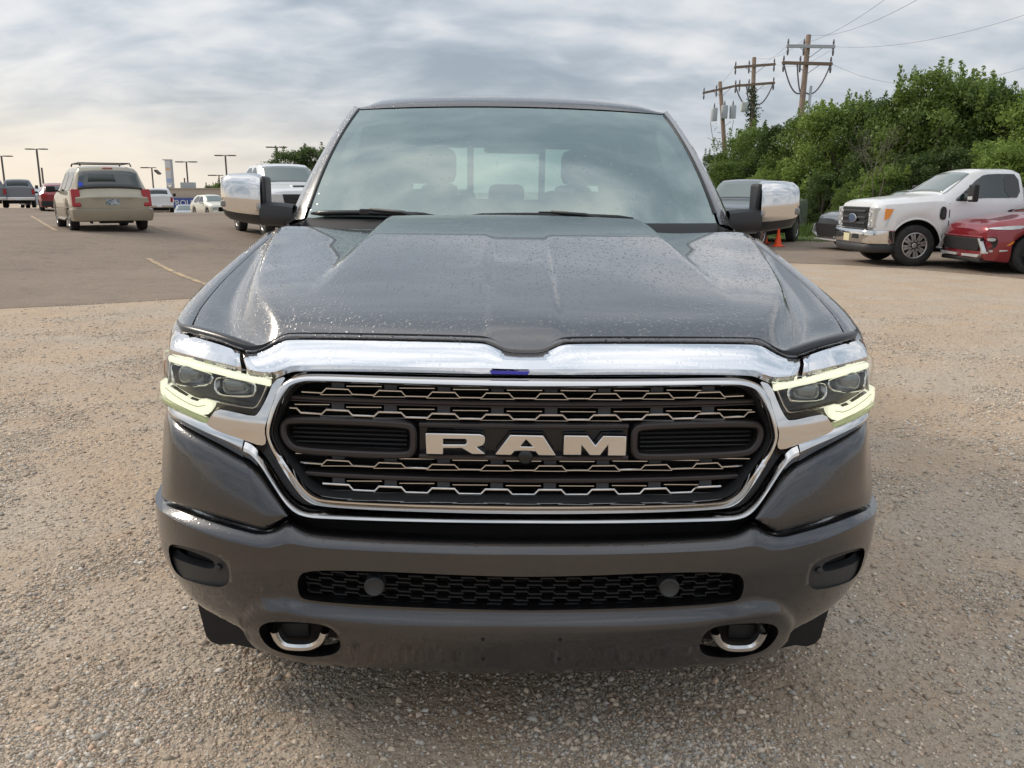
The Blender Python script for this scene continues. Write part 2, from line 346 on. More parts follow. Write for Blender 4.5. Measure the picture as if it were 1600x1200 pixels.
def gravel():
    N = 150000; vs = np.zeros((N, 6, 3), np.float32); colr = np.zeros((N, 6, 4), np.float32); k = 0
    base = np.array([(1, 0, 0), (-1, 0, 0), (0, 1, 0), (0, -1, 0), (0, 0, 1), (0, 0, -1)], np.float32)
    tries = 0
    while k < N and tries < 900000:
        tries += 1
        Zd = 1.75*(15./1.75)**(random.random()**1.05); u = random.uniform(-130, 1730)
        d = ray(u, 600); x = CAM[0]+d[0]/np.hypot(d[0], d[1])*Zd*1.03; y = CAM[1]+d[1]/np.hypot(d[0], d[1])*Zd*1.03
        if abs(x) < .8 and 1.2 < y < 6 or y > 11 and x < 4: continue
        g = noise.noise(Vector((x*1.1, y*1.1, 0)))+.6*noise.noise(Vector((x*3.1, y*3.1, 4)))
        if random.random() > (.12+1.3*max(0, g+.02))*(1-sstep((Zd-8.5)/6.5)): continue
        s = .0023*exp(abs(random.gauss(0, .55)))*(1+.07*Zd); s = min(s, .015)
        if random.random() < .004: s *= 1.8
        J = base*(rng.uniform(.65, 1.25, (6, 1)).astype(np.float32))+rng.uniform(-.28, .28, (6, 3)).astype(np.float32)
        a = random.random()*6.28; c, sn = cos(a), sin(a)
        J = J*np.array([s*random.uniform(.9, 1.6), s, s*.75], np.float32)
        vs[k, :, 0] = x+J[:, 0]*c-J[:, 1]*sn; vs[k, :, 1] = y+J[:, 0]*sn+J[:, 1]*c; vs[k, :, 2] = J[:, 2]+s*.2
        t = random.random(); b = .31+.42*t**1.4
        hue = random.random()
        tone = (b*1.10, b*.90, b*.69) if hue < .6 else ((b*1.04, b*.95, b*.83) if hue < .93 else (b*1.12, b*.80, b*.58))
        colr[k, :, :3] = tone; colr[k, :, 3] = 1; k += 1
    vs = vs[:k].reshape(-1, 3); colr = colr[:k].reshape(-1, 4)
    f0 = np.array([(0, 2, 4), (2, 1, 4), (1, 3, 4), (3, 0, 4), (2, 0, 5), (1, 2, 5), (3, 1, 5), (0, 3, 5)], np.int32)
    fs = (f0[None]+(np.arange(k)*6)[:, None, None]).reshape(-1)
    me = bpy.data.meshes.new('gravel'); me.vertices.add(len(vs)); me.vertices.foreach_set('co', vs.ravel()); me.loops.add(len(fs)); me.loops.foreach_set('vertex_index', fs)
    me.polygons.add(len(fs)//3); me.polygons.foreach_set('loop_start', np.arange(0, len(fs), 3)); me.update()
    at_ = me.color_attributes.new('tone', 'FLOAT_COLOR', 'POINT'); at_.data.foreach_set('color', colr.ravel()); me.materials.append(m_stone)
    o = bpy.data.objects.new('gravel', me); COL.objects.link(o); tag(o, 'loose crushed gravel strewn over the brown dirt lot', 'gravel', kind='stuff')
gravel()

# ------------------------------------------------------------ the grey pickup, built from its own front surface
ram = empty('pickup_truck', (0, 0, 0), 0, 'wet dark grey pickup with big chrome grille lettered RAM, seen head-on in the foreground', 'pickup truck', ry=ROLL)
PL = [(0, 0), (.15, .003), (.3, .012), (.45, .028), (.6, .055), (.75, .098), (.86, .150), (.94, .207), (1.0, .270), (1.045, .345), (1.073, .43), (1.088, .53), (1.096, .66), (1.100, .9)]
PLX = [p[0] for p in PL]; PLY = spl(PLX, [p[1] for p in PL])
_xs = np.concatenate([np.linspace(0, 1.0, 80), np.linspace(1.0, 1.100, 60)[1:]]); _ys = np.array([PLY(x) for x in _xs]); _s = np.concatenate([[0], np.cumsum(np.hypot(np.diff(_xs), np.diff(_ys)))])
S_END = float(_s[-1])
_kz = spl([.28, .34, .40, .50, .62, .75, 1.0, 1.1, 1.2, 1.3], [.90, .945, .982, 1.0, 1.0, 1.0, 1.0, .988, .965, .95])
_pf = spl([.28, .36, .42, .50, .60, .66, .72, .80, 1.0, 1.08, 1.12, 1.17, 1.25], [.06, .035, .015, 0, -.012, -.012, .01, .03, .052, .070, .096, .137, .20])
def yfront(x, z, dy=0):
    a = abs(x)/_kz(z)
    if a > 1.100: return .9+(a-1.100)*40
    return float(np.interp(a, _xs, _ys))+_pf(z)+dy
cR, sR = cos(ROLL), sin(ROLL)
def tl(p): return np.array([cR*p[0]-sR*p[2], p[1], sR*p[0]+cR*p[2]])
O_T = tl(CAM)
def P(u, v, dy=0):
    d = tl(ray(u, v)); t0 = 1.9; prev = None; best = (9, None)
    t = t0
    while t < 3.6:
        p = O_T+t*d; g = p[1]-yfront(p[0], p[2], dy)
        if abs(g) < best[0]: best = (abs(g), p)
        if g >= 0:
            a, b = t-.02, t
            for _ in range(18):
                m_ = (a+b)/2; q = O_T+m_*d
                if q[1]-yfront(q[0], q[2], dy) >= 0: b = m_
                else: a = m_
            return O_T+b*d
        t += .02
    # ray just clears the body: the nearest point of the silhouette
    bq = None
    for t in np.arange(2.3, 3.0, .02):
        q = O_T+t*d; xm = 1.084*_kz(q[2]); e = abs(abs(q[0])-xm)
        if bq is None or e < bq[0]: bq = (e, q, xm)
    q = bq[1].copy(); q[0] = math.copysign(bq[2], q[0]); q[1] = yfront(q[0], q[2], dy); return q
def PY(u, v, y):
    d = tl(ray(u, v)); return O_T+d*((y-O_T[1])/d[1])
def wrap_pt(p, yend=.9, dz=0):
    z = p[2]+dz; return np.array([-float(np.interp(yend, _ys, _xs))*_kz(z), yend+_pf(z), z])
def L(px, dy=0, wrap=None, centre=False):
    pts = [P(u, v, dy if not hasattr(dy, '__len__') else dy[i]) for i, (u, v) in enumerate(px)]
    if centre == 'end': pts[-1][0] = 0
    if centre == 'both': pts[-1][0] = 0; pts[0][0] = 0
    if wrap is not None: pts = [wrap_pt(pts[0], wrap)]+pts
    return pts
mir = lambda pts: [np.array([-p[0], p[1], p[2]]) for p in pts]
full = lambda pts: list(pts)+mir(pts)[::-1][1:]            # last point lies on the centre line
def both(fn, *a, **k):
    o = fn(*a, **k); return o
def mirror_obj(o, parent=None):
    me = o.data.copy(); me.transform(Matrix.Scale(-1, 4, (1, 0, 0))); me.flip_normals()
    c = bpy.data.objects.new(o.name.split('.')[0], me); COL.objects.link(c); c.parent = parent or o.parent
    for md in o.modifiers:
        n_ = c.modifiers.new(md.name, md.type)
        for a in ('thickness', 'offset', 'width', 'segments', 'limit_method', 'angle_limit', 'levels', 'render_levels'):
            if hasattr(md, a): setattr(n_, a, getattr(md, a))
    return c
def rows_between(A, B, ts, offs, n=2):
    A = chaikin(A, n); B = chaikin(B, n); out = []
    for t, dy in zip(ts, offs):
        out.append([a*(1-t)+b*t+np.array([0, dy, 0]) for a, b in zip(A, B)])
    return out
def sweep(name, path, w, d, m, parent, closed=False, ch=.25, proud=0):
    "bar with chamfered face along a path on the front; w in the xz plane, d back into the car"
    P_ = [np.array(p, float) for p in path]; n = len(P_); vs = []; fs = []
    for i, p in enumerate(P_):
        a = P_[(i-1) % n] if (closed or i) else P_[0]; b = P_[(i+1) % n] if (closed or i < n-1) else P_[-1]
        t = b-a; t = np.array([t[0], 0, t[2]]); t /= max(np.linalg.norm(t), 1e-9); nr = np.array([-t[2], 0, t[0]])
        for (q, dy) in ((-.5, d), (-.5, w*ch), (-.5+ch, 0), (.5-ch, 0), (.5, w*ch), (.5, d)):
            vs.append(p+nr*q*w+np.array([0, dy-proud, 0]))
    for i in range(n if closed else n-1):
        j = (i+1) % n
        for k in range(6): fs.append((i*6+k, i*6+(k+1) % 6, j*6+(k+1) % 6, j*6+k))
    if not closed: fs.append(tuple(range(6))[::-1]); fs.append(tuple((n-1)*6+k for k in range(6)))
    return mk(name, vs, fs, m, parent, True, 35)
def s_of(x, z): return float(np.interp(abs(x)/_kz(z), _xs, _s))*(1 if x >= 0 else -1)
def surf(s, z, dy=0):
    a = abs(s); x = float(np.interp(a, _s, _xs)); y = float(np.interp(a, _s, _ys)); return np.array([math.copysign(x*_kz(z), s), y+_pf(z)+dy, z])
def cdt(outline, holes, step, inset=.5):
    "constrained triangulation of a 2-D outline with holes and an even fill of inner points"
    pts = [tuple(p) for p in outline]; edges = [(i, (i+1) % len(pts)) for i in range(len(pts))]
    for h in holes:
        k = len(pts); pts += [tuple(p) for p in h]; edges += [(k+i, k+(i+1) % len(h)) for i in range(len(h))]
    xs_ = [p[0] for p in outline]; zs_ = [p[1] for p in outline]
    def inside(q, poly):
        c = False; n = len(poly); j = n-1
        for i in range(n):
            a, b = poly[i], poly[j]
            if (a[1] > q[1]) != (b[1] > q[1]) and q[0] < (b[0]-a[0])*(q[1]-a[1])/(b[1]-a[1])+a[0]: c = not c
            j = i
        return c
    E = np.array([(pts[a], pts[b]) for a, b in edges]); A = E[:, 0]; D = E[:, 1]-A; DD = (D**2).sum(1)+1e-12
    def dist(q):
        t = np.clip(((q-A)*D).sum(1)/DD, 0, 1); return np.sqrt((((A+D*t[:, None])-q)**2).sum(1).min())
    extra = []
    for z in np.arange(min(zs_), max(zs_), step):
        for x in np.arange(min(xs_), max(xs_), step):
            q = (x, z)
            if inside(q, outline) and not any(inside(q, h) for h in holes) and dist(np.array(q)) > step*inset: extra.append(q)
    r = delaunay_2d_cdt([Vector(p) for p in pts+extra], edges, [], 0, 1e-7)
    vo = [(v.x, v.y) for v in r[0]]; fo = []
    for f in r[2]:
        c = (sum(vo[i][0] for i in f)/len(f), sum(vo[i][1] for i in f)/len(f))
        if inside(c, outline) and not any(inside(c, h) for h in holes): fo.append(tuple(f))
    return vo, fo
def panel(name, outline3, holes3, m, parent, step=.02, rel=None, dy=0, depth=.02, ch=2, hch=2, hdepth=None, ang=40):
    "skin that follows the front surface inside an outline, with holes, its edges turned back into the car"
    o2 = [(s_of(p[0], p[2]), p[2]) for p in (chaikin(outline3, ch, True) if ch else outline3)]
    h2 = [[(s_of(p[0], p[2]), p[2]) for p in (chaikin(h, hch, True) if hch else h)] for h in holes3]
    vo, fo = cdt(o2, h2, step)
    vs = [surf(s, z, dy+(rel(s, z) if rel else 0)) for s, z in vo]
    def rim(loop, dd):
        nonlocal vs, fo
        k = len(vs)
        for s, z in loop:
            p = surf(s, z, dy+(rel(s, z) if rel else 0)); vs.append(p); vs.append(p+np.array([0, dd, 0]))
        n = len(loop)
        for i in range(n): j = (i+1) % n; fo.append((k+2*i, k+2*j, k+2*j+1, k+2*i+1))
    if depth: rim(o2, depth)
    for h in h2: rim(h, hdepth or depth or .02)
    return mk(name, vs, fo, m, parent, True, ang)

def build_front():
    # chrome band above the grille and over the lamps
    UP = [(272, 519), (297, 525), (339, 537), (375, 550), (388, 554), (405, 552), (421, 545), (442, 533), (458, 531), (600, 533), (737, 536), (762, 538), (778, 546), (790, 551), (806, 553), (821, 553)]
    CR = [(262, 542), (270, 548), (312, 559), (377, 574), (400, 580), (420, 582), (432, 580.5), (447, 574), (462, 570), (600, 572), (730, 575), (745, 575), (760, 575), (780, 576), (800, 576.5), (821, 577)]
    UN = [(262, 548), (268, 555), (312, 567), (377, 584), (400, 590), (426, 592), (436, 589), (449, 583), (463, 579), (600, 580.5), (730, 583.5), (745, 584), (760, 584), (780, 584.5), (800, 585), (821, 585)]
    a, b, c = L(UP, .0, .52, 'end'), L(CR, -.022, .54, 'end'), L(UN, .004, .55, 'end')
    a0 = [p+np.array([0, .03, -.004]) for p in a]; mid = [p*.5+q*.5+np.array([0, -.009, .004]) for p, q in zip(a, b)]
    c1 = [p+np.array([0, .05, 0]) for p in c]
    rows = [chaikin(full(r_), 2) for r_ in (a0, a, mid, b, c, c1)]
    n = len(rows[0]); 
    # split at the seams beside the lamps
    seam = [min(range(n//2), key=lambda i: abs(rows[1][i][0]-P(377, 550)[0]))]; k = seam[0]
    loft('chrome_brow', [r_[k+1:n-k-1] for r_ in rows], m_chrome, ram, ang=32, solid=.001)
    o = loft('chrome_lamp_brow', [r_[:k+1] for r_ in rows], m_chrome, ram, ang=32, solid=.001); mirror_obj(o)
    # dark gap between hood and chrome
    g0 = [p+np.array([0, .012, .018]) for p in a]; g1 = [p+np.array([0, .035, -.01]) for p in a]; g2 = [p+np.array([0, .09, .012]) for p in a]
    loft('hood_gap_seal', [chaikin(full(r_), 2) for r_ in (g1, g0, g2)], m_black, ram)
    # grille surround
    RO = [(821, 593.5), (730, 592.5), (600, 589.5), (500, 586.5), (468, 587), (447, 594), (433, 608), (424, 635), (415, 665), (416, 685), (428, 711), (447, 741), (467, 770), (482, 784), (502, 791), (600, 797), (730, 801), (821, 802)]
    RI = [(821, 607), (730, 605), (600, 601), (500, 597.5), (480, 597.5), (460, 603), (448, 617), (436, 640), (427, 668), (427, 683), (437, 704), (456, 732), (477, 760), (491, 772), (510, 778), (600, 783), (730, 786), (821, 787)]
    ro, ri = L(RO, -.018, None, 'both'), L(RI, -.012, None, 'both')
    def ring(a, b, ts, offs):
        rr = rows_between(a, b, ts, offs, 2); return [list(r_)+mir(r_)[::-1][1:-1] for r_ in rr]
    def ring2(a, b):
        a, b = chaikin(a, 2), chaikin(b, 2); out = []
        for t, o0, o1 in ((0, .05, .05), (0, 0, -.004), (.2, -.008, .001), (.35, -.010, .006), (.54, -.012, .012), (.6, -.012, -.008), (.85, -.006, -.012), (1, .004, .0), (1, .014, .012)):
            r_ = []
            for p, q in zip(a, b):
                w = sstep((p[2]-.80)/.10); c_ = p*(1-t)+q*t; r_.append(c_+np.array([0, o0*w+o1*(1-w), 0]))
            out.append(list(r_)+mir(r_)[::-1][1:-1])
        return out
    loft('grille_surround', ring2(ro, ri), m_chrome_c, ram, closed=True, ang=30)
    lip = []
    for inn, dyy in ((0, .004), (.004, .012), (.009, .026), (.010, .06)):
        r_ = []
        for p in chaikin(ri, 2):
            d = np.array([0-p[0]*.35, 0, .93-p[2]]); d /= max(np.linalg.norm(d), 1e-6); r_.append(p+d*inn+np.array([0, dyy, 0]))
        lip.append(list(r_)+mir(r_)[::-1][1:-1])
    loft('grille_inner_lip', lip, m_matte, ram, closed=True, ang=40)
    # second chrome bar below, running up into the wings under the lamps
    OI = [(383, 690), (396, 696), (409, 712), (427, 741), (446, 771), (463, 790), (480, 797), (502, 799), (600, 803), (730, 806), (821, 806.5)]
    OO = [(381, 715), (391, 719), (407, 735), (427, 767), (446, 795), (461, 808), (480, 813.5), (502, 816), (600, 819.5), (730, 822), (821, 822.5)]
    oi, oo = L(OI, -.012, None, 'end'), L(OO, -.016, None, 'end')
    rr = rows_between(oi, oo, (0, 0, .3, .5, 1, 1), (.06, 0, -.012, -.012, .006, .05), 2)
    loft('lower_chrome_bar', [full(r_) for r_ in rr], m_chrome_c, ram, ang=38)
    gi = [p+np.array([0, .03, 0]) for p in ro[8:]]
    gb = rows_between(L(RO[8:], .02, None, 'end'), L([(381, 690)]+OO[2:10]+[(821, 823)], .02, None, 'end') if False else L([(400, 690), (398, 700), (412, 725), (430, 750), (450, 785), (465, 800), (490, 806), (600, 812), (730, 815), (821, 816)], .02, None, 'end'), (0, 1), (.012, .012), 2)
    loft('surround_gap_filler', [full(r_) for r_ in gb], m_black, ram)
    # wing under each lamp
    WU = [(246, 621), (262, 633.5), (290, 647.5), (322, 662), (350, 672), (382, 683)]; WL = [(244.5, 634), (262, 650), (290, 667), (322, 684), (350, 698), (379, 715)]
    wu, wl = L(WU, -.004, .9), L(WL, .0, .9); wl[0][2] = wu[0][2]-.02
    o = loft('chrome_wing', rows_between(wu, wl, (0, 0, .3, .45, 1, 1), (.05, 0, -.012, -.014, .004, .04), 2), m_chrome_c, ram, ang=32); mirror_obj(o)
    # chrome bezel between lamp and grille
    BZ = [(428, 594), (447, 588), (440, 600), (428, 625), (418, 655), (414, 672), (417, 692), (408, 697), (384, 688), (350, 676), (323, 663), (327, 655), (339, 638), (362, 642), (397, 650), (404, 646), (416, 624)]
    bz = [P(u, v, -.006) for u, v in BZ]
    o = panel('chrome_bezel', bz, [], m_chrome_c, ram, .012, rel=lambda s, z: -.004-.010*exp(-((z-.955)/.05)**2), dy=0, depth=.05, ch=1); mirror_obj(o)
    # backing of the whole opening
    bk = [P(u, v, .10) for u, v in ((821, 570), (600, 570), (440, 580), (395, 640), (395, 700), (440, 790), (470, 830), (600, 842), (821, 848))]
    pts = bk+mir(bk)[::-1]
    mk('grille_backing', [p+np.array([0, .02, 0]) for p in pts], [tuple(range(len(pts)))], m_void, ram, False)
    return ro, ri
RO3, RI3 = build_front()
ri_z = [p[2] for p in RI3][::-1]; ri_x = [abs(p[0]) for p in RI3][::-1]
def hx(z, mrg=.012):
    s_ = [(p[2], abs(p[0])) for p in RI3[5:14]][::-1]; return interp(z, [a[0] for a in s_], [a[1] for a in s_])-mrg
def zc(v, dy): return P(821, v, dy)[2]
def fr(x, z, dy): return np.array([x, yfront(x, z, dy), z])
def build_grille():
    dy = .022
    def straight(name, z, w, d, m, dyy=dy, mrg=.012, x0=None, x1=None):
        X1 = x1 if x1 is not None else hx(z, mrg); X0 = x0 if x0 is not None else -X1
        return sweep(name, [fr(x, z, dyy) for x in np.linspace(X0, X1, 25)], w, d, m, ram)
    for hi, lo, up in ((615, 622.5, 608), (649, 656, 641), (728, 735, 719), (766, 773.5, 757.5)):
        zh, zl, zu = zc(hi, dy), zc(lo, dy), zc(up, dy); per = .137; X = min(hx(zh, .02), hx(zl, .02)); path = []
        k = -6
        while k <= 6:
            c = k*per
            for x, z in ((c-.028, zl), (c+.028, zl), (c+.0395, zh), (c+per-.0395, zh)):
                path.append((x, z))
            k += 1
        path = [(x, z) for x, z in path if -X < x < X]; path = [(-X, path[0][1])]+path+[(X, path[-1][1])]
        dense = []
        for (a, b) in zip(path[:-1], path[1:]):
            dense.append(a)
        dense.append(path[-1])
        sweep('wave_bar', [fr(x, z, dy) for x, z in dense], .0056, .035, m_satin, ram)
        for k in range(-6, 6):
            c = k*per
            if abs(c)+.03 < X:   # thin sill above every low stretch and the ledge below the high stretches
                z0 = zu-.004; q = [fr(c-.045, z0, dy+.004), fr(c+.045, z0, dy+.004)]; MB().box((c-.045, q[0][1], z0-.001), (c+.045, q[0][1]+.02, z0+.001)).build('grille_sill', m_satin, ram)
            c2 = c+per/2
            if abs(c2)+.04 < X: y = yfront(c2, zl, dy+.006); MB().box((c2-.044, y, zl-.0050), (c2+.044, y+.02, zl-.0032)).build('grille_sill', m_satin, ram)
        mw_ = bpy.data.materials.get('web_plastic') or mat('web_plastic', (.035, .038, .045), .35)
        for k in range(-6, 6):
            c2 = k*per+per/2
            if abs(c2)+.02 < X: y = yfront(c2, zh, dy+.014); MB().box((c2-.016, y, zh+.002), (c2+.016, y+.02, zu+.004)).build('grille_web', mw_, ram)
    for v, w in ((632, .011), (636.5, .004), (752, .012)):
        straight('grille_crossbar', zc(v, dy-.004), w, .04, m_bronze, dy-.004)
    for v in (626, 644, 660, 722, 742, 747, 760): straight('grille_louvre', zc(v, dy+.05), .006, .02, m_matte, dy+.05)
    # emblem plate with thin frame
    x0 = P(655, 690, .01)[0]; z0, z1 = zc(716, .01), zc(667, .01)
    pl = MB(); nseg = 12
    for i in range(nseg):
        a, b = x0+(-2*x0)*i/nseg, x0+(-2*x0)*(i+1)/nseg; y = yfront((a+b)/2, .93, .03); pl.box((a, y, z0), (b, y+.02, z1))
    pl.build('emblem_plate', m_black, ram)
    straight('emblem_plate_rail', z1, .011, .03, m_bronze, .008, x0=x0, x1=-x0)
    straight('emblem_plate_rail', z0, .012, .03, m_bronze, .006, x0=x0, x1=-x0)
    # oblong frames
    PF = [(452, 657), (560, 661), (636, 665), (645, 672), (646, 690), (645, 706), (636, 713.5), (560, 711), (468, 705.5), (452, 698), (441.5, 681), (441.5, 664)]
    pf = chaikin([P(u, v, .004) for u, v in PF], 2, True)
    o = sweep('oblong_frame', pf, .0175, .045, m_bronze, ram, closed=True); mirror_obj(o)
    lv = MB()
    for v in (672, 679, 686, 693, 700):
        p, q = P(458, v-4, .04), P(636, v+2, .04); lv.tube([p, (p+q)/2, q], .003, 6)
    o = lv.build('oblong_louvres', m_matte, ram); mirror_obj(o)
    # letters
    def T(px): return [(620+a/4, 560+b/4) for a, b in px]
    LET = {'letter_r': (T([(180, 463), (520, 474), (543, 482), (552, 498), (551, 525), (540, 545), (500, 556), (505, 562), (556, 602), (470, 602), (405, 562), (290, 560), (290, 601), (184, 597)]), [T([(290, 500), (425, 503), (436, 512), (437, 528), (425, 539), (290, 537)])]),
           'letter_a': (T([(708, 477), (915, 481), (996, 609), (885, 608), (868, 583), (738, 580), (718, 606), (614, 602)]), [T([(808, 506), (852, 553), (772, 551)])]),
           'letter_m': (T([(1046, 482), (1196, 483), (1242, 545), (1290, 483), (1434, 483), (1432, 608), (1318, 609), (1318, 546), (1272, 609), (1206, 609), (1155, 546), (1154, 609), (1041, 608)]), [])}
    for nme, (out, holes) in LET.items():
        o3 = [P(u, v, -.012) for u, v in out]; h3 = [[P(u, v, -.012) for u, v in h] for h in holes]
        vo, fo = cdt([(p[0], p[2]) for p in o3], [[(p[0], p[2]) for p in h] for h in h3], .03)
        ym = sum(p[1] for p in o3)/len(o3); vs = [(x, ym+.0, z) for x, z in vo]
        for lp in [[(p[0], p[2]) for p in o3]]+[[(p[0], p[2]) for p in h] for h in h3]:
            k = len(vs); n = len(lp)
            for x, z in lp: vs.append((x, ym, z)); vs.append((x, ym+.035, z))
            fo += [(k+2*i, k+2*((i+1) % n), k+2*((i+1) % n)+1, k+2*i+1) for i in range(n)]
        o = mk(nme, vs, fo, m_chrome_c, ram, True, 30)
        b = o.modifiers.new('bevel', 'BEVEL'); b.width = .0022; b.segments = 2; b.limit_method = 'ANGLE'; b.angle_limit = R(50)
    c = P(821, 713.5, -.005); cm = MB(); cm.lathe([(.03, .020), (.0, .020), (-.007, .017), (-.010, .010), (-.0105, .0)], 24, 'y', (c[0], c[1], c[2])); cm.build('front_camera', m_black, ram, True, 50)
    # tape on the chrome brow
    tp = [P(u, v, -.0245) for u, v in ((765, 579.5), (828, 580.5), (824, 585.5), (768, 584.5))]
    tb = [p+np.array([0, .004, 0]) for p in tp]
    mk('blue_tape_strip', tp+tb, [(0, 1, 2, 3), (4, 7, 6, 5), (0, 4, 5, 1), (1, 5, 6, 2), (2, 6, 7, 3), (3, 7, 4, 0)], m_bluetape, ram, False)
build_grille()

def build_lamps():
    OUT = [(257, 543), (265, 551), (312, 564), (377, 582), (427, 590), (424, 596), (406, 642), (398, 648), (362, 641), (339, 637), (330, 650), (324, 661), (290, 647), (262, 633), (246, 620), (247, 598), (251, 568)]
    o3 = [P(u, v) for u, v in OUT]
    bowl = panel('headlight_bowl', [P(u, v, .055) for u, v in OUT], [], mat('lamp_interior_black', (.045, .042, .04), .2, .4), ram, .03, dy=.06, depth=0, ch=0)
    lamp = panel('headlight', o3, [], m_lens, ram, .02, rel=lambda s, z: -.006, depth=0, ch=1)
    parts = [bowl, lamp]; sub = []
    path = chaikin([P(u, v, .004) for u, v in ((263, 561), (276, 565), (312, 574.5), (377, 590.5), (421, 600))], 2)
    sub.append(sweep('running_light_bar', path, .0145, .02, m_drl, lamp, ch=.3))
    path2 = chaikin([P(u, v, .012) for u, v in ((259, 549), (312, 563.5), (345, 573))], 2)
    sub.append(sweep('light_guide', path2, .0045, .02, m_drl_dim, lamp))
    DL = [(251, 590), (264, 603), (280, 613.5), (306, 628), (316, 624), (331, 629), (333.5, 635), (323, 651), (296, 640), (258, 622), (250, 612)]
    sub.append(panel('running_light_hook', [P(u, v, .006) for u, v in DL], [], m_drl, lamp, .015, dy=.006, depth=.03, ch=1))
    DL2 = [(252, 622), (262, 628), (296, 644), (322, 655), (324, 661), (290, 647.5), (262, 633.5), (248, 620)]
    sub.append(panel('light_guide_lower', [P(u, v, .003) for u, v in DL2], [], m_drl_dim, lamp, .02, dy=.003, depth=.02, ch=0))
    tr = chaikin([P(u, v, .006) for u, v in ((266, 604), (306, 630), (316, 621), (344, 629), (392, 639), (403, 634), (417, 603))], 1)
    sub.append(sweep('inner_chrome_trim', tr, .0045, .02, m_chrome_c, lamp))
    sub.append(sweep('hook_rib', chaikin([P(u, v, .002) for u, v in ((256, 617), (262, 625), (296, 642), (322, 653))], 1), .003, .01, m_satin, lamp)); sub.append(sweep('hook_rib', chaikin([P(u, v, .002) for u, v in ((258, 606), (275, 620), (304, 636), (320, 634))], 1), .0022, .01, m_drl_dim, lamp))
    trv = [P(u, v, .008) for u, v in ((265, 566), (262, 602))]
    sub.append(sweep('inner_chrome_trim', trv, .003, .02, m_chrome_c, lamp))
    for nm, PX, ctr, r in (('a', [(267, 567), (268, 585), (272, 598), (280, 602), (300, 603.5), (322, 602), (330, 597), (333, 588), (312, 581), (285, 572)], (299, 588), (.040, .026)),
                        ('b', [(338, 591), (362, 592), (396, 599), (399, 606), (397, 617), (390, 620.5), (368, 620.5), (345, 618.5), (337, 611), (335, 599)], (368, 606), (.040, .024))):
        fp = chaikin([P(u, v, .012) for u, v in PX], 2, True)
        fr_ = sweep('projector_frame', fp, .006, .05, m_chrome_c, lamp, closed=True); sub.append(fr_)
        bb = mk('projector_bowl', [p+np.array([0, .035, 0]) for p in fp]+[sum(fp)/len(fp)+np.array([0, .045, 0])], [(i, (i+1) % len(fp), len(fp)) for i in range(len(fp))], m_bulb, lamp); sub.append(bb)
        c = P(*ctr, .015); vs = []; fs = []; n = 20
        for i in range(6):
            a = i/5*pi/2
            for k in range(n):
                t = 2*pi*k/n; ca, sa = cos(t), sin(t); ca = math.copysign(abs(ca)**.6, ca); sa = math.copysign(abs(sa)**.6, sa)
                vs.append((c[0]+r[0]*cos(a)**.7*ca, c[1]-.02*sin(a)+.02, c[2]+r[1]*cos(a)**.7*sa))
        for i in range(5):
            for k in range(n): fs.append((i*n+k, i*n+(k+1) % n, (i+1)*n+(k+1) % n, (i+1)*n+k))
        sub.append(mk('projector_lens', vs, fs, m_proj, lamp))
    ov = MB(); c = P(252, 575, .03); ov.box((c[0]-.004, c[1]-.02, c[2]-.03), (c[0]+.006, c[1]+.03, c[2]+.02)); sub.append(ov.build('side_marker', mat('amber_marker', (.35, .10, .03), .3), lamp, bevel=.003))
    mirror_obj(bowl); l2 = mirror_obj(lamp)
    for s_ in sub: mirror_obj(s_, l2)
build_lamps()

